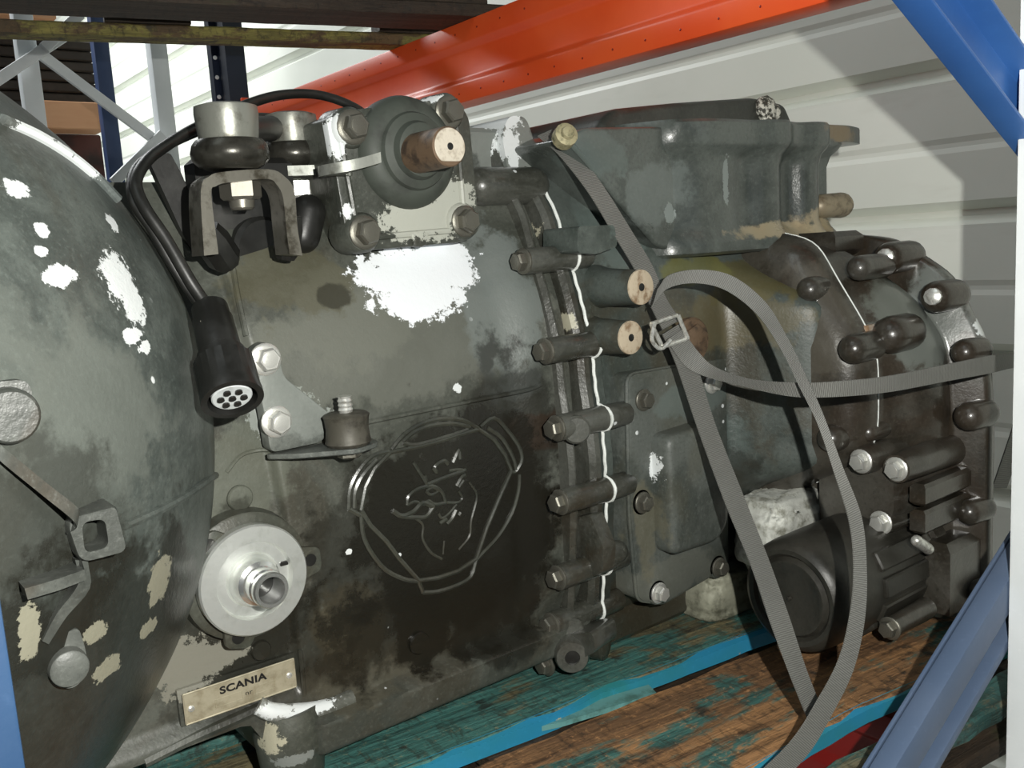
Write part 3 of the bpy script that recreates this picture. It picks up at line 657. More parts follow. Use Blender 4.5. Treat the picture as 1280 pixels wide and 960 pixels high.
# ---- joint flange with its bolts
XJ = at(752, 600, Y=-.035)[0]
JP = [at(x, y, X=XJ) for x, y in ((650, 178), (664, 215), (690, 268), (703, 315), (718, 365), (733, 425), (738, 480), (746, 530), (750, 570), (751, 600), (752, 635), (750, 690), (748, 740), (742, 785))]
JZ = np.array([p[2] for p in JP][::-1]); JY = np.array([p[1] for p in JP][::-1])
def jy(z): return float(np.interp(z, JZ, JY))
def joint():
    fm = M['joint'] = cast('joint_flange_paint', (.040, .041, .033), (.078, .080, .069), (.032, .024, .014), rough=(.26, .40), speck=.05, brown_amt=.7, coat=.5,
        chips=[(at(615, 180, X=XJ - .03), (.03, .04, .022), CHIP), (at(628, 160, X=XJ - .02), (.03, .04, .012), CHIP), (at(640, 195, X=XJ), (.012, .04, .02), CHIP), (at(660, 290, X=XJ - .03), (.01, .03, .012), CREAM), (at(703, 402, X=XJ - .02), (.008, .03, .010), CREAM)])
    zs = np.linspace(JZ[0] - .02, .392, 64)
    cw = [(at(x, y, X=XJ - .03), (w * .001, .05, h * .001), CHIP) for x, y, w, h in ((605, 165, 12, 14), (622, 152, 22, 12), (640, 180, 14, 20), (600, 205, 10, 8), (625, 215, 8, 8), (648, 205, 8, 10), (615, 185, 8, 6))]
    crown = cast('flaking_crown_paint', (.060, .066, .058), (.11, .12, .11), chips=cw, speck=.35, scuff_and_light=[(at(620, 180, X=XJ - .03), (.05, .08, .05), (.26, .28, .26), .6)])
    def rail(x0, x1, off, depth, name, bev=.004):
        R = []
        for z in zs:
            y = jy(z) + off
            R.append([V(x0, y + depth, z), V(x0, y + bev, z), V(x0 + bev, y, z), V(x1 - bev, y, z), V(x1, y + bev, z), V(x1, y + depth, z)])
        return MB().rings(R).build(name, fm, GB)
    rail(XJ - .082, XJ, .026, .10, 'flange_web')
    rail(XJ - .020, XJ - .0005, -.008, .05, 'flange_rail', .006)
    rail(XJ - .050, XJ - .038, -.004, .05, 'flange_rail', .005)
    top = MB(); z = .385; top.prism(round_poly([V(XJ - .07, jy(.33) - .01, .31), V(XJ + .01, jy(.33) - .012, .31), V(XJ + .012, jy(.33) - .012, .405), V(XJ - .006, jy(.33) - .012, .425), V(XJ - .03, jy(.33) - .012, .423), V(XJ - .05, jy(.33) - .012, .40), V(XJ - .075, jy(.33) - .012, .40)], .012), (0, .10, 0)); 
    top = MB().prism(round_poly([V(XJ - .040, jy(.34) - .004, .315), V(XJ + .004, jy(.34) - .004, .315), V(XJ + .008, jy(.34) + .010, .395), V(XJ - .002, jy(.34) + .010, .418), V(XJ - .028, jy(.34) + .010, .418), V(XJ - .040, jy(.34) + .010, .395)], .010), (0, .09, 0)).build('flange_crown', crown, GB)
    MB().box((XJ - .075, jy(.36) + .045, .365), (.045, .035, .04), .006).build('flange_shoulder', crown, GB)
    BOSS = []
    XH = XJ - .072
    for px, py in ((650, 327), (678, 440), (692, 537), (697, 630), (694, 725), (686, 784)):
        p = at(px, py, X=XH - .008); z = p[2] + .0; y = jy(z) + .006
        y = p[1] + .003; BOSS.append((y, z))
        m = MB(); m.lathe((XH, y, z), (1, 0, 0), [(0, .0135), (.003, .0150), (XJ - XH - .001, .0152)], 24); m.build('bolt_boss', fm, GB)
        m = MB(); m.lathe((XJ + .001, y, z), (1, 0, 0), [(0, .0152), (.022 if py < 500 else .036, .0148), (.030 if py < 500 else .042, .010)], 24); m.build('bolt_boss', fm, GB)
        bolt((XH, y, z), NX, .0112, spin=random.Random(py).uniform(0, 1))
    def by(z):
        return min([jy(z) - .0082] + [yb - math.sqrt(.0154 ** 2 - (z - zb) ** 2) for yb, zb in BOSS if abs(z - zb) < .0153])
    MB().tube(smooth_path([V(XJ, by(z) + .0006 * math.sin(z * 300), z) for z in np.linspace(JZ[0] + .005, .375, 150)], 1), .0021, 7).build('sealant_bead', M['sealant'], GB, 'pale grey line of sealant along the joint')
    for px, py in ((718, 535), (712, 784)):
        p = at(px, py, X=XJ - .048); MB().lathe(p + V(.0, .0, 0), V(-.5, -.85, 0), [(-.02, .0165), (.012, .0165), (.015, .014), (.0152, .001)], 24).build('plug', fm, GB)
    # domed boss and round plug at the top of the joint
    a = at(602, 233, X=XH - .012); MB().capsule(a, a + V(.075, 0, 0), .0225, 24).build('domed_boss', fm, GB)
    p = at(633, 232, X=XJ - .038); MB().lathe(p, V(-.35, -.93, 0), [(-.03, .0185), (.006, .0185), (.009, .016), (.0095, .001)], 26).build('plug', fm, GB)
    # drain knob, nose and lugs at the lower end
    q = [at(x, y, X=XJ - .012) for x, y in ((722, 645), (752, 637), (770, 680), (768, 712), (738, 722), (722, 690))]
    MB().prism(round_poly(q, .006), (-.02, 0, 0), .004).build('cast_nose', fm, GB)
    MB().capsule(at(700, 722, X=XJ - .05), at(770, 690, X=XJ + .02), .015).build('cast_rib', fm, GB)
    c = at(714, 815, X=XJ - .062); MB().lathe(c, V(-.6, -.8, 0), [(-.03, .0205), (.012, .0205), (.016, .0185), (.0165, .009), (.006, .0088)], 28).build('drain_boss', fm, GB)
    MB().lathe(c, V(-.6, -.8, 0), [(.0, .009), (.0125, .009)], 18).build('drain_hole', M['rubber'], GB)
    k = at(684, 830, X=XJ - .07); bolt(k, NX, .0108)
    MB().prism(round_poly([at(x, y, X=XJ - .06) for x, y in ((672, 818), (690, 795), (740, 790), (745, 815), (712, 830), (680, 836))], .008), (.05, .012, 0), .004).build('lower_lug', fm, GB)
    e = at(747, 803, X=XJ + .004); MB().lathe(e, V(.25, -.97, 0), [(-.03, .016), (-.002, .019), (.010, .0175), (.014, .011), (.015, .001)], 24, scale=(.85, 1.2)).build('cover_lug', M['darkcast'], GB)
joint()

# ---- rear housing behind the joint
RZ = [-.235, -.20, -.12, 0, .15, .22, .27, .33, .385]
RYd = [.03, -.010, -.018, -.020, -.020, -.010, .010, .040, .075]
def rearY(x, z):
    y = sum(np.interp(z + d, RZ, RYd) for d in (-.02, -.01, 0, .01, .02)) / 5
    y -= .030 * sm(.24, .40, x) * sm(-.24, -.1, z)
    y -= .105 * sm(.425, .495, x) * sm(.235, .16, z) * sm(-.10, -.03, z)
    return float(y)
def rsurf(px, py, lift=0.0):
    y = -.03
    for _ in range(12):
        p = at(px, py, Y=y); y = rearY(p[0], p[2]) - lift
    return at(px, py, Y=y)
def rear():
    sc = [(rsurf(x, y), (w * .0013, .1, h * .001), c, k) for x, y, w, h, c, k in ((880, 560, 50, 50, (.10, .13, .12), .5), (900, 400, 60, 40, (.12, .10, .05), .6), (930, 350, 60, 30, (.10, .085, .03), .7), (760, 280, 40, 60, (.11, .14, .13), .6), (950, 470, 40, 60, (.07, .085, .075), .6), (870, 340, 40, 20, (.13, .13, .04), .7), (700, 220, 40, 50, (.06, .07, .065), .5))]
    ch = [(rsurf(970, 535), (.010, .05, .014), (.42, .36, .10)), (rsurf(705, 170), (.03, .05, .012), CREAM), (rsurf(940, 395), (.02, .04, .007), (.30, .27, .18))]
    M['rear'] = cast('rear_housing_paint', (.042, .052, .046), (.078, .092, .083), brown=(.05, .038, .02), scuff_and_light=sc, chips=ch, rough=(.36, .52), brown_amt=.6,
                     oil=[(rsurf(900, 640), (.08, .1, .08), .6), (rsurf(760, 700), (.06, .1, .08), .5)])
    xs = np.concatenate([[XJ + .002], np.linspace(XJ + .01, .50, 70)]); zs = np.concatenate([np.linspace(-.235, -.15, 14), np.linspace(-.145, .385, 80)])
    return MB().grid([[(x, rearY(x, z), z) for x in xs] for z in zs], .30).build('rear_housing', M['rear'], GB, ang=50)
REAR = rear()
def rear_details():
    k = M['rear']
    # lug beside the joint
    q = [at(x, y, Y=-.045) for x, y in ((722, 283), (768, 281), (772, 308), (745, 318), (722, 316))]
    MB().prism(round_poly(q, .006), (0, .06, 0), 0).build('side_lug', k, GB)
    R_ = []
    for z in np.linspace(JZ[0], .375, 60):
        y = jy(z) - .007; R_.append([V(XJ + .0005, y + .06, z), V(XJ + .0005, y + .001, z), V(XJ + .014, y, z), V(XJ + .021, y + .007, z), V(XJ + .030, y + .022, z), V(XJ + .034, y + .06, z)])
    MB().rings(R_).build('flange_rail', k, GB)
    # rusty threaded bosses
    for px, py, r, L in ((801, 359, .0205, .055), (788, 422, .0195, .055)):
        p = at(px, py, Y=-.078); MB().lathe(p, V(0, 1, 0), [(.001, r * .97), (L, r * 1.12), (L + .03, r * 1.5)], 30).build('threaded_boss', k, GB)
        f = MB().lathe(p, V(0, -1, 0), [(-.0012, r), (.001, r * .98), (.0015, r * .9), (.0015, r * .2), (-.001, r * .19)], 30).build('boss_face', M['rust'], GB, 'rusted machined boss face')
        MB().lathe(p + V(0, -.0014, 0), V(0, -1, 0), [(0, r * .24), (.0004, r * .2)], 12).build('tapped_hole', M['rubber'], f)
    p = rsurf(863, 426); m = MB(); m.lathe(p + V(0, -.001, 0), NY, [(-.01, .030), (.003, .030), (.006, .027), (.0065, .001)], 30); m.lathe(p + V(0, -.006, 0), NY, [(0, .022), (.005, .022), (.007, .018), (.0072, .001)], 6, ph=.4)
    m.build('plug_bolt', M['rustdark'], GB, 'rusted plug')
    # side cover
    y0 = -.040; g = lambda x, y, yy=y0: at(x, y, Y=yy)
    cm = cast('side_cover_paint', (.055, .063, .056), (.10, .11, .10), brown=(.085, .08, .055), rough=(.34, .5), speck=.12, brown_amt=.35,
              scuff_and_light=[(g(830, 720), (.08, .05, .03), (.15, .155, .13), .5), (g(800, 660), (.02, .05, .06), (.17, .155, .10), .4), (g(860, 500), (.08, .05, .02), (.13, .16, .15), .6)], chips=[(g(805, 580), (.004, .03, .02), CHIP), (g(830, 625), (.006, .03, .010), CREAM), (g(818, 600), (.005, .03, .006), CREAM)])
    o = round_poly([g(*q) for q in ((777, 468), (900, 446), (903, 705), (822, 752), (790, 748), (780, 640))], [.014, .012, .012, .010, .012, .02])
    b = MB(); b.prism([p + V(0, .04, 0) for p in o], (0, -.052, 0), .003); cov = b.build('side_cover', cm, GB, 'flat side cover plate with rounded bulge')
    MB().tube([p + V(0, -.0075, 0) for p in o + o[:1]], .0024, 6).build('cover_rim', cm, cov)
    yb = y0 - .012
    o = round_poly([at(x, y, Y=yb) for x, y in ((813, 543), (868, 526), (888, 548), (890, 650), (876, 672), (820, 690))], [.016, .022, .024, .024, .022, .014], 7)
    MB().prism(o, (0, -.030, 0), .010, 5).build('cover_bulge', cm, cov)
    for px, py in ((804, 500), (803, 628), (823, 741), (889, 479), (898, 709)):
        bolt(at(px, py, Y=yb - .001), NY, .0100, mat='zinc' if px in (823, 889) else 'steel', spin=px * .1)
    for px, py in ((803, 628), (823, 741), (898, 709)):
        p = at(px, py, Y=yb - .001); MB().lathe(p, V(0, 1, 0), [(.001, .0155), (.02, .0165)], 22).build('bolt_pad', cm, cov)
    # raw aluminium body below, knobbly casting
    rnd = np.random.default_rng(3); P = []
    a = at(900, 620, Y=.00)
    def lump(c, h, mat, name, amp):
        bm = bmesh.new(); bmesh.ops.create_icosphere(bm, subdivisions=5, radius=1.0); c = Vector(c)
        ph = rnd.uniform(0, 6, 3)
        for v in bm.verts:
            n = v.co.normalized(); q = Vector([math.copysign(abs(n[i]) ** .62, n[i]) for i in range(3)])
            k = 1 + .06 * math.sin(5 * n.x + ph[0]) * math.cos(4 * n.z + ph[1]) + .03 * math.sin(11 * n.z + ph[2])
            v.co = c + Vector((q.x * h[0] * k, q.y * h[1] * k, q.z * h[2] * k)) + Vector(rnd.normal(size=3) * amp); v.co.z = max(v.co.z, PZ + .001)
        me = bpy.data.meshes.new(name); bm.to_mesh(me); bm.free(); me.shade_smooth(); me.materials.append(mat); return link(name, me, GB)
    lump(at(978, 660, Y=-.085), (.070, .045, .056), M['rawalu'], 'raw_casting', .0008)
    lump(at(900, 733, Y=-.010), (.060, .040, .040), M['dullalu'], 'sump_casting', .0005)
    MB().box((.36, .14, -.235), (.14, .14, .025), .01).build('sump', M['darkcast'], GB)
rear_details()

# ---- top cover tower
def tower():
    g = lambda x, y: at(x, y, Y=-.05)
    tm = cast('top_cover_paint', (.050, .058, .052), (.085, .097, .088), brown=(.05, .04, .025), rough=(.26, .42), brown_amt=.4,
              scuff_and_light=[(g(975, 288), (.10, .06, .012), (.36, .30, .19), .75), (g(1015, 278), (.05, .06, .022), (.40, .33, .21), .75), (g(830, 240), (.05, .06, .04), (.16, .185, .175), .5), (g(1030, 165), (.05, .08, .015), (.20, .14, .07), .8), (g(760, 190), (.05, .06, .03), (.12, .15, .14), .5)],
              chips=[(g(850, 265), (.010, .05, .012), (.20, .23, .22)), (g(905, 225), (.006, .05, .03), (.20, .23, .22))], coat=.4)
    def outline(e):
        q = max(0, min(1, 1 - abs(e) / .011)) * .012; base = [(.300, .22), (.315, .03 - e), (.350, -.030 - e), (.395, -.050 - e), (.440, -.054 - e), (.480, -.054 + q * .6 - e), (.505, -.066 - e), (.535, -.070 - e), (.552, -.058 + q - e), (.578, -.055 + q - e), (.598, -.068 - e), (.628, -.068 - e), (.642, -.052 + q - e), (.662, -.052 + q - e), (.680 + e, -.046 - e), (.690 + e, -.02), (.690 + e, .22)]
        return base
    def ring(e, z): return [V(x, y, z) for x, y in round_poly2(outline(e))]
    def round_poly2(p): return [(q[0], q[1]) for q in round_poly([(a, b, 0) for a, b in p], .016, 4)]
    R = [ring(-.03, .236), ring(.004, .236), ring(.011, .240), ring(.012, .252), ring(.004, .264), ring(0, .275), ring(0, .348), ring(.004, .362), ring(.012, .371), ring(.016, .377), ring(.016, .400), ring(.012, .404), ring(-.02, .404)]
    body = MB().rings(R).build('top_cover', tm, GB, 'ribbed tower casting with a projecting top flange')
    # pointed flange ear
    z0 = .380; o = round_poly([V(.60, .0, z0), V(.62, -.066, z0), V(.70, -.070, z0), V(.752, -.055, z0), V(.752, .01, z0), V(.69, .03, z0)], .014)
    MB().prism(o, (0, 0, .024), .004).build('flange_ear', tm, body)
    # sloping shoulder on the left
    q = [V(*p) for p in ((.205, -.010, .382), (.335, -.030, .386), (.400, -.040, .250), (.345, -.040, .240), (.300, -.036, .290), (.245, -.028, .345))]
    m = MB(); q2 = [at(x, y, Y=-.030) for x, y in ((704, 174), (730, 160), (850, 158), (850, 318), (818, 308), (778, 262), (738, 212))]
    m.prism(round_poly(q2, [.01, .01, .0, .0, .012, .02, .02]), (0, .16, 0)); m.prism(round_poly([p + V(0, .001, 0) for p in q2], [.01, .01, .0, .0, .012, .02, .02]), (0, -.005, 0), .004, 3); m.build('shoulder', tm, body)
    # raised cap
    dk = cast('cap_paint', (.030, .032, .027), (.050, .052, .045), brown=(.06, .042, .025), brown_amt=.6)
    o = round_poly([at(x, 152, Y=.03)[[0, 1]].tolist() + [.386] for x in (738, 985)] + [[.72, .22, .386], [.30, .22, .386]], .02)
    z = lambda x, y: at(x, y, Y=.03)[2]
    m = MB(); a = at(738, 156, Y=.03); b = at(990, 152, Y=.03)
    o = [V(a[0], .03, .38), V(b[0], .03, .38), V(b[0] - .01, .03, .418), V(b[0] - .03, .03, .446), V(.60, .03, .452), V(.44, .03, .438), V(a[0] + .035, .03, .425), V(a[0] + .010, .03, .408)]
    m.prism(round_poly(o, .01), (0, .18, 0)); m.prism(round_poly([p + V(0, .001, 0) for p in o], .01), (0, -.012, 0), .010, 4); m.build('tower_cap', dk, body)
    p = at(958, 134, Y=.012); m = MB()
    for dx, dz, r in ((0, .0, .017), (.016, -.006, .013), (.004, -.014, .013)): m.lathe(p + V(dx, 0, dz), V(-.3, -.9, .2), [(-.02, r), (.002, r), (.007, r * .6), (.008, .001)], 9)
    m.build('fitting', simple('chalky_fitting', (.62, .62, .55), .6, .1, scale=160, c2=(.05, .05, .04), lo=.42, hi=.55), body)
    p = at(708, 168, Y=-.035); MB().lathe(p, V(-.3, -.9, .3), [(-.012, .0135), (.001, .0135), (.003, .008), (.007, .0065), (.008, .001)], 14).build('breather', simple('brassy_plug', (.40, .36, .22), .6, .3, scale=90, c2=(.10, .10, .05)), body)
    a = at(1040, 257, Y=-.045); MB().capsule(a + V(-.03, 0, 0), a + V(.022, 0, 0), .0165, 20, .0185).build('knob_bolt', simple('tan_coated_bolt', (.30, .25, .17), .45, .2, scale=60, c2=(.14, .11, .07)), body)
tower()

# ---- tail housing
ES = [(.262, -.02), (.250, -.10), (.243, -.16), (.217, -.20), (.190, -.241), (.144, -.262), (.104, -.284), (.012, -.291), (-.10, -.291), (-.235, -.291), (-.252, -.28)]
SS = [(.268, .0), (.262, -.06), (.246, -.125), (.205, -.148), (.142, -.190), (.105, -.209), (.003, -.209), (-.03, -.197), (-.055, -.16), (-.085, -.10), (-.20, -.06), (-.25, -.05)]
def smp(P, n=60):
    P = np.array(P); d = np.r_[0, np.cumsum(np.hypot(*np.diff(P, axis=0).T))]; d /= d[-1]; t = np.linspace(0, 1, n)
    Q = np.c_[np.interp(t, d, P[:, 0]), np.interp(t, d, P[:, 1])]
    for _ in range(4): Q[1:-1] = .25 * Q[:-2] + .5 * Q[1:-1] + .25 * Q[2:]
    return Q
EQ, SQ = smp(ES), smp(SS)
def tail():
    dx = lambda x, y, X: at(x, y, X=X)
    gm = M['gloss']; yb = .28
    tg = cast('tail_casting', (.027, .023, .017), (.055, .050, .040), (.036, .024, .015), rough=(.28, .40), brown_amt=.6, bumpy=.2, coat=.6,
              scuff_and_light=[(dx(1150, 400, .60), (.08, .06, .07), (.15, .165, .15), .85), (dx(1130, 370, .58), (.05, .05, .05), (.13, .14, .12), .7), (dx(1020, 420, .5), (.03, .05, .09), (.10, .09, .07), .5), (dx(1160, 720, .62), (.04, .06, .03), (.12, .10, .05), .6), (dx(1228, 400, .66), (.02, .03, .03), (.20, .21, .20), .6)],  # grey dome patches paint its lit centre; intermediate housing patch paints a highlight
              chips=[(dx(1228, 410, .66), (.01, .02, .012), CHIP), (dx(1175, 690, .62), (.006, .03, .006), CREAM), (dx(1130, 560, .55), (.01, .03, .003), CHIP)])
    def sec(x, f, e):
        Q = SQ * (1 - f) + EQ * f; Z, Y = Q[:, 0] - e * sm(.1, .26, Q[:, 0]), Q[:, 1] + e
        return [V(x, yb, Z[0])] + [V(x, y, z) for z, y in zip(Z, Y)] + [V(x, yb, Z[-1])]
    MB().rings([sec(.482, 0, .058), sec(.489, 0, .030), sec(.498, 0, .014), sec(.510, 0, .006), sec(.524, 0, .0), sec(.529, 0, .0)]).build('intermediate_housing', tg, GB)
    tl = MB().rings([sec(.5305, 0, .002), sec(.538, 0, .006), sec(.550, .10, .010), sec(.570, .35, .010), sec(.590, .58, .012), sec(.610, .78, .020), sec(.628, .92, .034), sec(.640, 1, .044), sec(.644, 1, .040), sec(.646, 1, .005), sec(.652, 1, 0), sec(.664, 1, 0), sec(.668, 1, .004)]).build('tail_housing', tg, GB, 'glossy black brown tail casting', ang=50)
    MB().tube([V(.5300, y - .0003, z) for z, y in SQ[6:44]], .0010, 6).build('sealant_line', M['sealant'], tl)
    def e_at(px, py, x): return at(px, py, X=x)
    for px, py, x0, r in ((1113, 322, .615, .0205), (1172, 371, .622, .0205), (1207, 440, .630, .0170), (1213, 520, .628, .0190), (1212, 640, .628, .0165), (1222, 738, .626, .0135)):
        a = e_at(px, py, x0); b = V(.655, a[1] - .004, a[2]); MB().capsule(a, b, r, 20).build('bolt_boss', gm, tl)
        if py < 400: MB().lathe(a, V(-1, -.15, .1), [(r * .5, r * .62), (r * .98, r * .52), (r * 1.10, r * .3), (r * 1.12, .001)], 10).build('bolt_end', M['zinc'], tl)
    for px, py, x0, x1, r in ((1013, 362, .495, .535, .0165), (1068, 436, .487, .525, .0185), (1040, 548, .486, .53, .018), (1075, 335, .545, .60, .016), (1115, 418, .545, .580, .0235), (1085, 540, .525, .56, .013)):
        a = e_at(px, py, x0); MB().capsule(a, V(x1, a[1], a[2]), r, 20).build('domed_boss', gm, tl)
    a = e_at(1090, 415, .545); MB().box(a, (.02, .006, .010), .003).build('scraped_pad', simple('scraped_paint_flake', (.33, .20, .11), .6, 0, scale=50, c2=(.55, .52, .46)), tl)
    # pump block with long bolt tubes
    for px, py, x0, r in ((1072, 578, .490, .0165), (1116, 588, .505, .0175), (1097, 655, .510, .0160)):
        a = e_at(px, py, x0); MB().lathe(a + V(.008, 0, 0), (1, 0, 0), [(0, r), (.02, r * 1.1), (.655 - x0 - .01, r * 1.25)], 22).build('bolt_tube', gm, tl)
        bolt(a + V(.009, 0, 0), NX, .0112, mat='zinc')
    b = MB(); a1 = e_at(1100, 600, .535)
    b.prism(round_poly([V(.520, -.13, z) + V(0, y, 0) for y, z in ((0, .0), (-.075, -.020), (-.105, -.05), (-.105, -.10), (-.06, -.14), (0, -.14))], .012), (.13, -.02, 0)); b.build('pump_block', gm, tl)
    for z0, z1 in ((-.055, -.082), (-.088, -.118)):
        MB().box((.585, -.262, (z0 + z1) / 2), (.058, .010, abs(z1 - z0) / 2), .004).build('pump_rib', gm, tl)
    MB().box((.606, -.262, -.190), (.040, .022, .050), .010).build('lower_block', gm, tl)
    for px, py in ((1145, 690), (1150, 680)): pass
    MB().capsule(at(1146, 676, Y=-.272), at(1160, 686, Y=-.272), .007).build('bleed_stub', M['zinc'], tl)
    a = at(1113, 785, Y=-.262); MB().lathe(a, (1, 0, 0), [(0, .012), (.085, .014)], 20).build('bolt_tube', gm, tl); bolt(a, NX, .0105)
    # neck between tower and tail
    MB().box((.605, -.055, .240), (.034, .07, .016), .008).build('tail_neck', gm, tl)
    # canister
    cY, cZ = -.182, -.178; fm = M['filter']
    m = MB(); m.lathe((.375, cY, cZ), (1, 0, 0), [(.0035, .001), (.0035, .040), (.0015, .043), (.0015, .046), (.008, .050), (.003, .054), (.002, .060), (.006, .066), (.014, .070), (.030, .0715), (.20, .0725), (.20, .060)], 64); c = m.build('filter_canister', fm, GB, 'satin black round canister')
    MB().lathe((.377, cY, cZ), (-1, 0, 0), [(0, .003), (.003, .0025), (.0035, .001)], 10).build('centre_pip', fm, c)
    for k in range(9):
        a = math.radians(150 + k * 26); d = V(0, math.cos(a), math.sin(a)); p = V(.515, cY, cZ) + d * .0735; w = V(0, -d[2], d[1])
        q = [p + V(-.05, 0, 0) + w * .0125, p + V(.05, 0, 0) + w * .0125, p + V(.05, 0, 0) - w * .0125, p + V(-.05, 0, 0) - w * .0125]
        MB().prism(round_poly([r - d * .006 for r in q], .003, 2), d * .009, .002, 1).build('grip_pad', fm, c)
    MB().lathe((.570, cY, cZ), (1, 0, 0), [(0, .066), (0, .078), (.004, .080), (.010, .080), (.012, .076), (.018, .076), (.020, .082), (.045, .082), (.05, .07)], 56).build('canister_collar', M['gloss'], c)
tail()

# ---- shift shaft cover on the top of the case
def shift_cover():
    y0 = .022; g = lambda x, y, yy=y0: at(x, y, Y=yy)
    pm = cast('shift_cover_paint', (.042, .046, .038), (.070, .075, .063), brown_amt=.4, speck=.04,
              chips=[(g(520, 278), (.055, .03, .022), (.40, .41, .36)), (g(560, 255), (.03, .03, .03), (.40, .41, .36)), (g(412, 172), (.012, .03, .022), CHIP), (g(548, 128), (.02, .03, .006), CHIP), (g(428, 265), (.005, .03, .008), CHIP)])
    o = round_poly([g(*q) for q in ((402, 150), (425, 140), (560, 124), (580, 145), (594, 290), (575, 303), (448, 314), (428, 300))], [.004, .012, .012, .012, .012, .012, .012, .012])
    m = MB(); m.prism([p + V(0, .11, 0) for p in o], (0, -.11, 0)); m.build('cover_pad', M['case'], GB)
    m = MB(); m.prism(o, (0, -.010, 0), .002); pl = m.build('shift_cover', pm, GB, 'square bolted shift cover')
    inn = round_poly([at(x, y, Y=y0 - .0105) for x, y in ((424, 165), (440, 152), (552, 137), (570, 152), (580, 275), (568, 288), (462, 297), (446, 286))], .012)
    MB().tube(inn + inn[:1], .0034, 8).build('cover_rib', pm, pl)
    MB().prism(round_poly([at(x, y, Y=y0 - .006) for x, y in ((508, 290), (530, 288), (532, 303), (524, 309), (514, 309))], .003), (0, -.008, 0), .002).build('index_tab', pm, pl)
    for px, py in ((437, 160), (557, 141), (452, 291), (577, 277)):
        p = at(px, py, Y=y0 - .010); MB().lathe(p + V(0, .03, 0), NY, [(0, .0215), (.032, .0205), (.035, .018)], 26).build('bolt_pad', pm, pl)
        bolt(p + V(0, -.005, 0), NY, .0128, parent=GB, spin=px * .07)
    c = at(519, 189, Y=-.004)
    m = MB(); m.lathe(c + V(0, .03, 0), NY, [(0, .058), (.012, .0585), (.020, .056), (.026, .050), (.030, .043), (.030, .040), (.034, .038), (.037, .030), (.044, .027), (.046, .022)], 48); m.build('shaft_boot', M['boot'], GB, 'dusty rubber boot around the shaft')
    e = at(562, 183, Y=-.075); d = V(0, -1, 0); L = c[1] + .02 - e[1]
    m = MB(); m.lathe((e[0], e[1] + L, e[2]), NY, [(0, .0205), (L - .0012, .0192), (L, .0180)], 32); sh = m.build('shift_shaft', M['rustdark'], GB, 'rusty shaft')
    # cut end: bright face with a flat
    f = [e + V(.0176 * math.cos(a), 0, .0176 * max(math.sin(a), -.80)) for a in np.linspace(0, 2 * math.pi, 36, endpoint=False)]
    fc = MB().prism(f, (0, -.0012, 0), .0004, 1).build('shaft_face', simple('turned_steel_face', (.66, .60, .50), .5, .25, scale=120, c2=(.42, .36, .28)), sh, 'bright machined shaft end')
    MB().lathe(e + V(0, -.0013, 0), NY, [(0, .0036), (.0003, .003)], 12).build('centre_hole', M['rubber'], fc)
shift_cover()

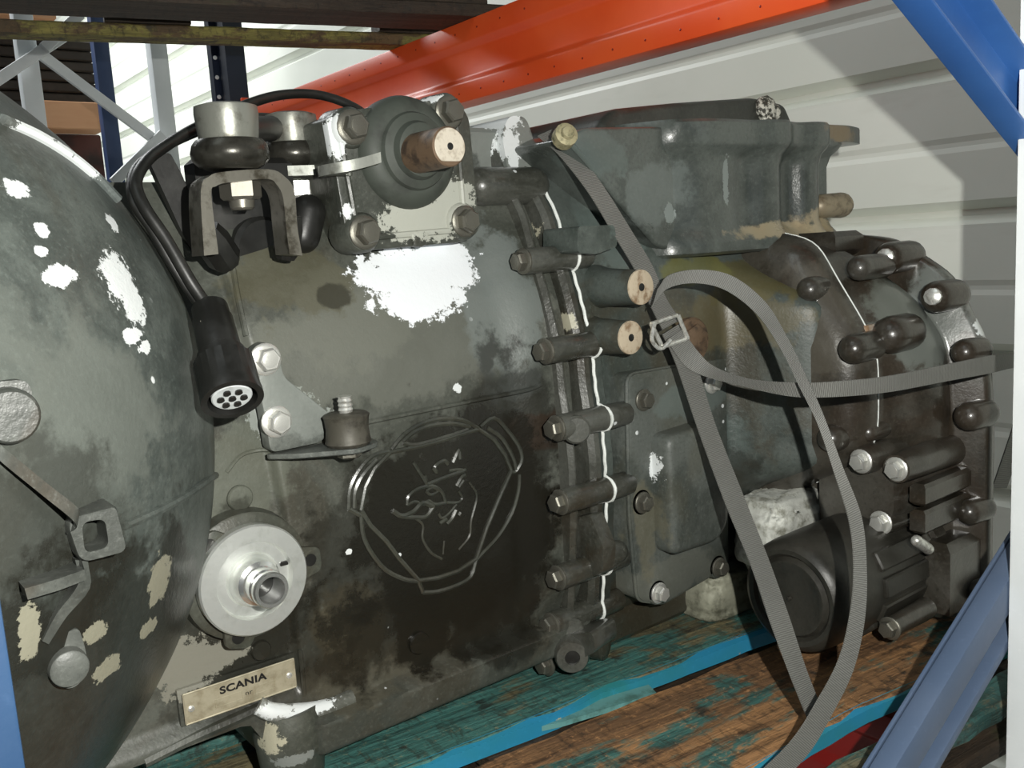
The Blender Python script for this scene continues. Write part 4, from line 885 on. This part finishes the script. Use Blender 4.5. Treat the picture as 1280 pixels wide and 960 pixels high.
# ---- shift linkage: two ball joints, yoke and arm
def linkage():
    st = M['yoke']
    def ball(c, s, name):
        m = MB(); m.lathe(c, (0, 0, 1), [(.0, .012 * s), (.0, .024 * s), (.0025, .030 * s), (.008, .0355 * s), (.014, .0365 * s), (.021, .0345 * s), (.025, .031 * s)], 36); m.build('joint_boot', simple('oily_dark_boot', (.050, .048, .040), .28, .5, scale=50, c2=(.02, .019, .015)), GB)
        m = MB(); m.lathe(c + V(0, 0, .0235), (0, 0, 1), [(0, .0265 * s), (.003, .0275 * s), (.024, .0295 * s), (.030, .0290 * s), (.032, .022 * s), (.031, .020 * s), (.031, .001)], 36); m.build('ball_socket', simple('worn_ball_socket', (.24, .245, .215), .36, .55, scale=60, c2=(.085, .08, .062)), GB, 'steel ball joint socket')
    a = at(290, 212, Y=-.02); ball(a, .93, 'a')
    b = at(369, 210, Y=.09); ball(b, .90, 'b')
    MB().tube([a + V(.02, .01, .036), b + V(-.02, 0, .040)], .0125, 14).build('link_rod', M['rubber'], GB)
    # yoke under the first joint
    P = lambda x, y: at(x, y, Y=-.02)
    outer = [P(*q) for q in ((250, 320), (246, 240), (256, 222), (276, 216), (330, 213), (350, 222), (362, 240), (366, 285), (372, 320))]
    inner = [P(*q) for q in ((268, 318), (259, 245), (265, 234), (282, 229), (328, 225), (340, 232), (348, 248), (352, 285), (356, 318))]
    outer = smooth_path(outer, 4); inner = smooth_path(inner, 4); m = MB(); n = len(outer); dy = .020; R = []
    for i in range(n): R.append([outer[i] + V(0, -.010, 0), inner[i] + V(0, -.010, 0), inner[i] + V(0, dy, 0), outer[i] + V(0, dy, 0)])
    m.rings(R); m.build('yoke', st, GB, 'forged U shaped yoke', ang=55)
    q = at(300, 232, Y=.0); bolt(q + V(0, 0, .006), (0, 0, -1), .0185, .019, mat='yoke', name='nut', washer=False); MB().lathe(q + V(0, 0, -.012), (0, 0, -1), [(0, .0115), (.008, .0110), (.010, .009)], 18).build('stud', st, GB)
    for x0, y0, x1, y1, r in ((265, 300, 285, 330, .016), (362, 285, 356, 326, .013)):
        MB().lathe(at(x0, y0, Y=.004), at(x1, y1, Y=.012) - at(x0, y0, Y=.004), [(-.012, r * .8), (0, r), (.022, r), (.030, r * .7), (.031, .001)], 8).build('yoke_lug', M['rubber'], GB)
    MB().lathe(at(310, 315, Y=.085), V(.15, -1, 0), [(0, .034), (.03, .034), (.034, .030), (.035, .001)], 28).build('selector_boss', M['rubber'], GB)  # boss coloured black for the shade in the yoke cavity
    MB().box((at(305, 268, Y=.075)), (.050, .014, .055), .01).build('yoke_shade_block', M['rubber'], GB)  # black block added to read as shade inside the yoke
    # arm from the second joint to the boot
    m = MB(); Q = lambda x, y: at(x, y, Y=.062)
    A = [b + V(-.036, 0, -.006), b + V(.030, -.03, -.006), at(420, 213, Y=.0), at(474, 198, Y=-.018)]
    p = smooth_path(A, 8); R = []
    for i, k in enumerate(p):
        t = unit(p[min(i + 1, len(p) - 1)] - p[max(i - 1, 0)]); w = unit(np.cross(V(0, 0, 1), t)); f = i / (len(p) - 1); hw = .024 - .014 * f
        R.append([k + w * hw + V(0, 0, -.005), k - w * hw + V(0, 0, -.005), k - w * hw + V(0, 0, .005), k + w * hw + V(0, 0, .005)])
    m.rings(R); m.build('shift_arm', simple('bright_arm', (.30, .31, .28), .42, .5, scale=60, c2=(.12, .12, .10)), GB, 'flat bright shift arm', ang=50)
    q = b + V(0, -.005, -.012); bolt(q, (0, 0, -1), .0165, .020, mat='zinc', name='nut', washer=False); MB().lathe(q + V(0, 0, -.018), (0, 0, -1), [(0, .010), (.014, .0095), (.016, .008)], 16).build('stud', st, GB)
    MB().capsule(at(385, 265, Y=.05), at(378, 295, Y=.05), .018).build('selector_finger', M['rubber'], GB)
    # gusset plate behind the cable
    gq = [at(x, y, Y=.06) for x, y in ((186, 200), (212, 190), (226, 215), (270, 318), (250, 330), (232, 300))]
    MB().prism(round_poly(gq, .004), (0, .01, 0), 0).build('gusset', M['rubber'], GB)
linkage()

# ---- bracket with rubber mount on the case
def mount():
    Y1 = -.010; g = lambda x, y, yy=Y1: at(x, y, Y=yy); bm_ = cast('bracket_steel', (.075, .082, .075), (.14, .15, .135), brown=(.06, .05, .035), scuff_and_light=[(g(380, 500), (.06, .03, .04), (.25, .27, .25), .6)], rough=(.35, .5))
    pl = round_poly([g(*q) for q in ((312, 440), (330, 425), (347, 438), (352, 470), (415, 520), (402, 552), (336, 566), (329, 520))], .008)
    b = MB(); b.prism([p + V(0, .012, 0) for p in pl], (0, -.016, 0), .0015); br = b.build('mount_bracket', bm_, GB, 'sheet steel bracket')
    s = [g(332, 578), g(332, 564), g(420, 545)]
    # horizontal shelf coming towards the viewer
    a = g(331, 569); c = g(415, 548); n = unit(V(c[0] - a[0], 0, 0)); o = [a + V(0, .004, 0), V(c[0] + .02, a[1] + .004, a[2]), V(c[0] + .035, a[1] - .012, a[2]), V(c[0] + .030, a[1] - .040, a[2]), V(c[0] + .0, a[1] - .052, a[2]), V(a[0] + .02, a[1] - .020, a[2])]
    MB().prism(round_poly(o, .008), (0, 0, -.005), .001, 1).build('bracket_shelf', bm_, br)
    q = V(c[0] + .004, a[1] - .026, a[2])
    MB().lathe(q, (0, 0, 1), [(0, .020), (.003, .0225), (.006, .0215), (.016, .0205), (.026, .0215), (.029, .0225), (.031, .020), (.032, .006)], 30).build('rubber_mount', simple('dusty_rubber_mount', (.075, .070, .055), .55, .2, scale=70, c2=(.03, .027, .02)), br)
    z = [(.03 + .0022 * i, .0062 if i % 2 else .0072) for i in range(9)]
    MB().lathe(q, (0, 0, 1), z, 16).build('threaded_stud', M['zinc'], br)
    MB().lathe(q + V(0, 0, -.005), (0, 0, -1), [(0, .012), (.006, .012), (.008, .009)], 6).build('nut', M['steel'], br)
    for px, py in ((331, 449), (345, 527)):
        bolt(g(px, py, Y1 - .004), NY, .0112, mat='zinc', spin=px)
mount()

# ------------------------------------------------------------------ cable with its plug
def cable():
    t = thing('wiring_cable', at(285, 470, Y=-.05), 'black sensor cable looping over the linkage to a round plug', 'cable')
    D = lambda x, y, yy: at(x, y, Y=yy)
    A = smooth_path([D(268, 395, -.055), D(240, 355, -.055), D(208, 300, -.045), D(180, 258, -.035), D(170, 228, -.02), D(182, 203, 0.0), D(205, 184, .03), D(245, 160, .06), D(300, 134, .10), D(350, 119, .13), D(400, 119, .14), D(446, 136, .14), D(470, 160, .16)], 8)
    MB().tube(A, .0052, 10).build('sheath', M['rubber'], t)
    A = smooth_path([D(262, 398, -.050), D(226, 348, -.046), D(190, 288, -.034), D(166, 250, -.022), D(168, 214, .01), D(196, 190, .05), D(240, 168, .09), D(300, 148, .14), D(345, 147, .17), D(385, 156, .18)], 8)
    MB().tube(A, .0042, 10).build('sheath', M['rubber'], t)
    a = D(262, 385, -.052); b = D(291, 500, -.118); d = unit(b - a); L = np.linalg.norm(b - a)
    MB().lathe(a, d, [(-.004, .010), (0, .0150), (L * .12, .0155), (L * .14, .0165), (L * .50, .0172), (L * .52, .0195), (L * .60, .0200)], 26).build('plug_body', M['blackplastic'], t)
    m = MB(); R = []; nf = 48
    for tt, r in ((L * .60, .0215), (L * .61, .0235), (L * .90, .0235), (L * .94, .0245), (L, .0245), (L, .0195), (L * .86, .0190)):
        u, w, dd = frame(d); R.append([a + dd * tt + (r * (1 + (.025 if k % 2 and L * .6 < tt < L * .92 else 0))) * (u * math.cos(2 * math.pi * k / nf) + w * math.sin(2 * math.pi * k / nf)) for k in range(nf)])
    m.rings(R); rg = m.build('lock_ring', M['blackplastic'], t, ang=20)
    ins = MB().lathe(a, d, [(L * .86, .0165), (L * .97, .0160), (L * .98, .0150)], 26).build('pin_insert', simple('pale_grey_insert', (.55, .58, .58), .45, 0, scale=50), t, 'pale grey insert with pins')
    u, w, dd = frame(d)
    for k in range(7):
        an = k * math.pi / 3; r = 0 if k == 6 else .009; p = a + dd * L * .98 + r * (u * math.cos(an) + w * math.sin(an)); MB().lathe(p, dd, [(-.001, .0030), (.0016, .0030), (.0018, .0018)], 10).build('pin_socket', M['blackplastic'], t)
    p = D(255, 408, -.07); MB().box(p, (.004, .004, .006), .001).build('latch', M['steel'], t)
cable()

# ------------------------------------------------------------------ strap
def strap():
    t = thing('lashing_strap', at(1020, 892, Z=PZ), 'grey woven lashing strap with a wire buckle looped around the gearbox tail', 'strap')
    n = NT('grey_webbing'); uv = n.node('UVMap')
    w = n.node('TexWave', 1, props={'wave_type': 'BANDS', 'bands_direction': 'X'}, Vector=uv, Scale=1.0, Distortion=0.0)
    w2 = n.node('TexWave', 1, props={'wave_type': 'BANDS', 'bands_direction': 'DIAGONAL'}, Vector=uv, Scale=.7, Distortion=0.0)
    nz = n.noise(60, 4); col = n.mix(w, (.105, .105, .096), (.23, .23, .215)); col = n.mix(n.math('MULTIPLY', nz, .5), col, (.10, .10, .09))
    n.bump(n.math('ADD', w, n.math('MULTIPLY', w2, .5)), .6, .0006); sm_ = n.done(col, .55)
    def ribbon(E, name, th=.0014):
        """E: list of (xa,ya,Ya, xb,yb,Yb), the two selvedges"""
        A = smooth_path([at(e[0], e[1], Y=e[2]) for e in E], 8); B = smooth_path([at(e[3], e[4], Y=e[5]) for e in E], 8)
        k = len(A); s = 0; vs = []; fs = []; uvs = []
        for i in range(k):
            tt = A[min(i + 1, k - 1)] + B[min(i + 1, k - 1)] - A[max(i - 1, 0)] - B[max(i - 1, 0)]; nn = unit(np.cross(B[i] - A[i], tt)) * th / 2
            if i: s += np.linalg.norm((A[i] + B[i] - A[i - 1] - B[i - 1]) / 2)
            vs += [A[i] + nn, B[i] + nn, B[i] - nn, A[i] - nn]; uvs.append(s)
        for i in range(k - 1):
            for q in range(4):
                r = (q + 1) % 4; fs.append((4 * i + q, 4 * i + r, 4 * i + 4 + r, 4 * i + 4 + q))
        fs += [(0, 1, 2, 3), (4 * k - 1, 4 * k - 2, 4 * k - 3, 4 * k - 4)]
        me = bpy.data.meshes.new(name); me.from_pydata([tuple(v) for v in vs], [], fs); ul = me.uv_layers.new(name='UVMap')
        for lp in me.loops: ul.data[lp.index].uv = (uvs[lp.vertex_index // 4] * 150, (lp.vertex_index % 4 in (1, 2)) * 2.2)
        bm = bmesh.new(); bm.from_mesh(me); bmesh.ops.recalc_face_normals(bm, faces=bm.faces); bm.to_mesh(me); bm.free()
        me.shade_smooth(); me.set_sharp_from_angle(angle=math.radians(40)); me.materials.append(sm_); return link(name, me, t)
    ribbon([(672, 170, .02, 690, 162, .02), (700, 195, -.014, 722, 190, -.014), (735, 240, -.040, 756, 236, -.040), (765, 290, -.044, 787, 285, -.044), (795, 340, -.048, 815, 332, -.048), (812, 380, -.066, 832, 372, -.066), (828, 412, -.092, 850, 400, -.092)], 'webbing')
    ribbon([(828, 418, -.092, 850, 404, -.092), (845, 455, -.098, 868, 447, -.098), (872, 535, -.115, 893, 528, -.115), (905, 625, -.165, 928, 617, -.165), (938, 705, -.215, 960, 698, -.215), (962, 775, -.262, 985, 768, -.262), (988, 845, -.288, 1008, 838, -.288), (1012, 905, -.300, 1028, 888, -.300)], 'webbing')
    ribbon([(815, 385, -.094, 822, 362, -.094), (832, 362, -.100, 836, 344, -.105), (865, 354, -.120, 872, 337, -.125), (905, 362, -.150, 915, 345, -.155), (945, 392, -.185, 957, 378, -.190), (975, 435, -.225, 986, 425, -.230), (1000, 485, -.262, 1008, 470, -.265), (1022, 530, -.292, 1030, 520, -.296), (1042, 590, -.318, 1053, 583, -.322), (1062, 655, -.335, 1077, 648, -.338), (1067, 715, -.342, 1083, 716, -.346), (1062, 770, -.345, 1080, 778, -.350), (1048, 825, -.340, 1066, 838, -.345), (1022, 875, -.336, 1040, 892, -.340), (990, 925, -.332, 1010, 942, -.336), (940, 975, -.33, 962, 992, -.332)], 'webbing')
    ribbon([(833, 425, -.096, 852, 412, -.098), (855, 456, -.100, 873, 440, -.108), (880, 470, -.112, 893, 458, -.124), (925, 482, -.165, 935, 473, -.176), (985, 495, -.235, 990, 478, -.240), (1040, 496, -.280, 1042, 477, -.284), (1110, 490, -.305, 1110, 470, -.308), (1180, 477, -.318, 1180, 456, -.320), (1235, 467, -.324, 1235, 445, -.326), (1268, 460, -.318, 1268, 441, -.318), (1284, 466, -.295, 1280, 444, -.295), (1276, 500, -.270, 1290, 480, -.270), (1262, 545, -.250, 1282, 540, -.250), (1240, 610, -.230, 1258, 610, -.230)], 'webbing')
    wm = M['polish']; Y = -.1; g = lambda x, y, yy=-.1: at(x, y, Y=yy); b = [g(814, 405), g(846, 394), g(858, 423), g(828, 434)]
    bk = MB().tube(smooth_path([b[0], b[1]], 2), .0026, 8).build('buckle', M['zinc'], t, 'bright wire buckle')
    for p, q in ((b[1] + V(0, -.002, 0), b[2] + V(0, -.002, 0)), (b[3] + V(-.003, 0, 0), b[2] + V(.003, 0, 0)), (b[0], b[3])): MB().tube([p, q], .0026, 8).build('buckle_bar', M['zinc'], bk)
    MB().tube(smooth_path([g(818, 405, -.105), g(815, 425, -.105), g(826, 436, -.105), g(838, 425, -.105)], 4), .0024, 8).build('buckle_bar', M['zinc'], bk)
strap()
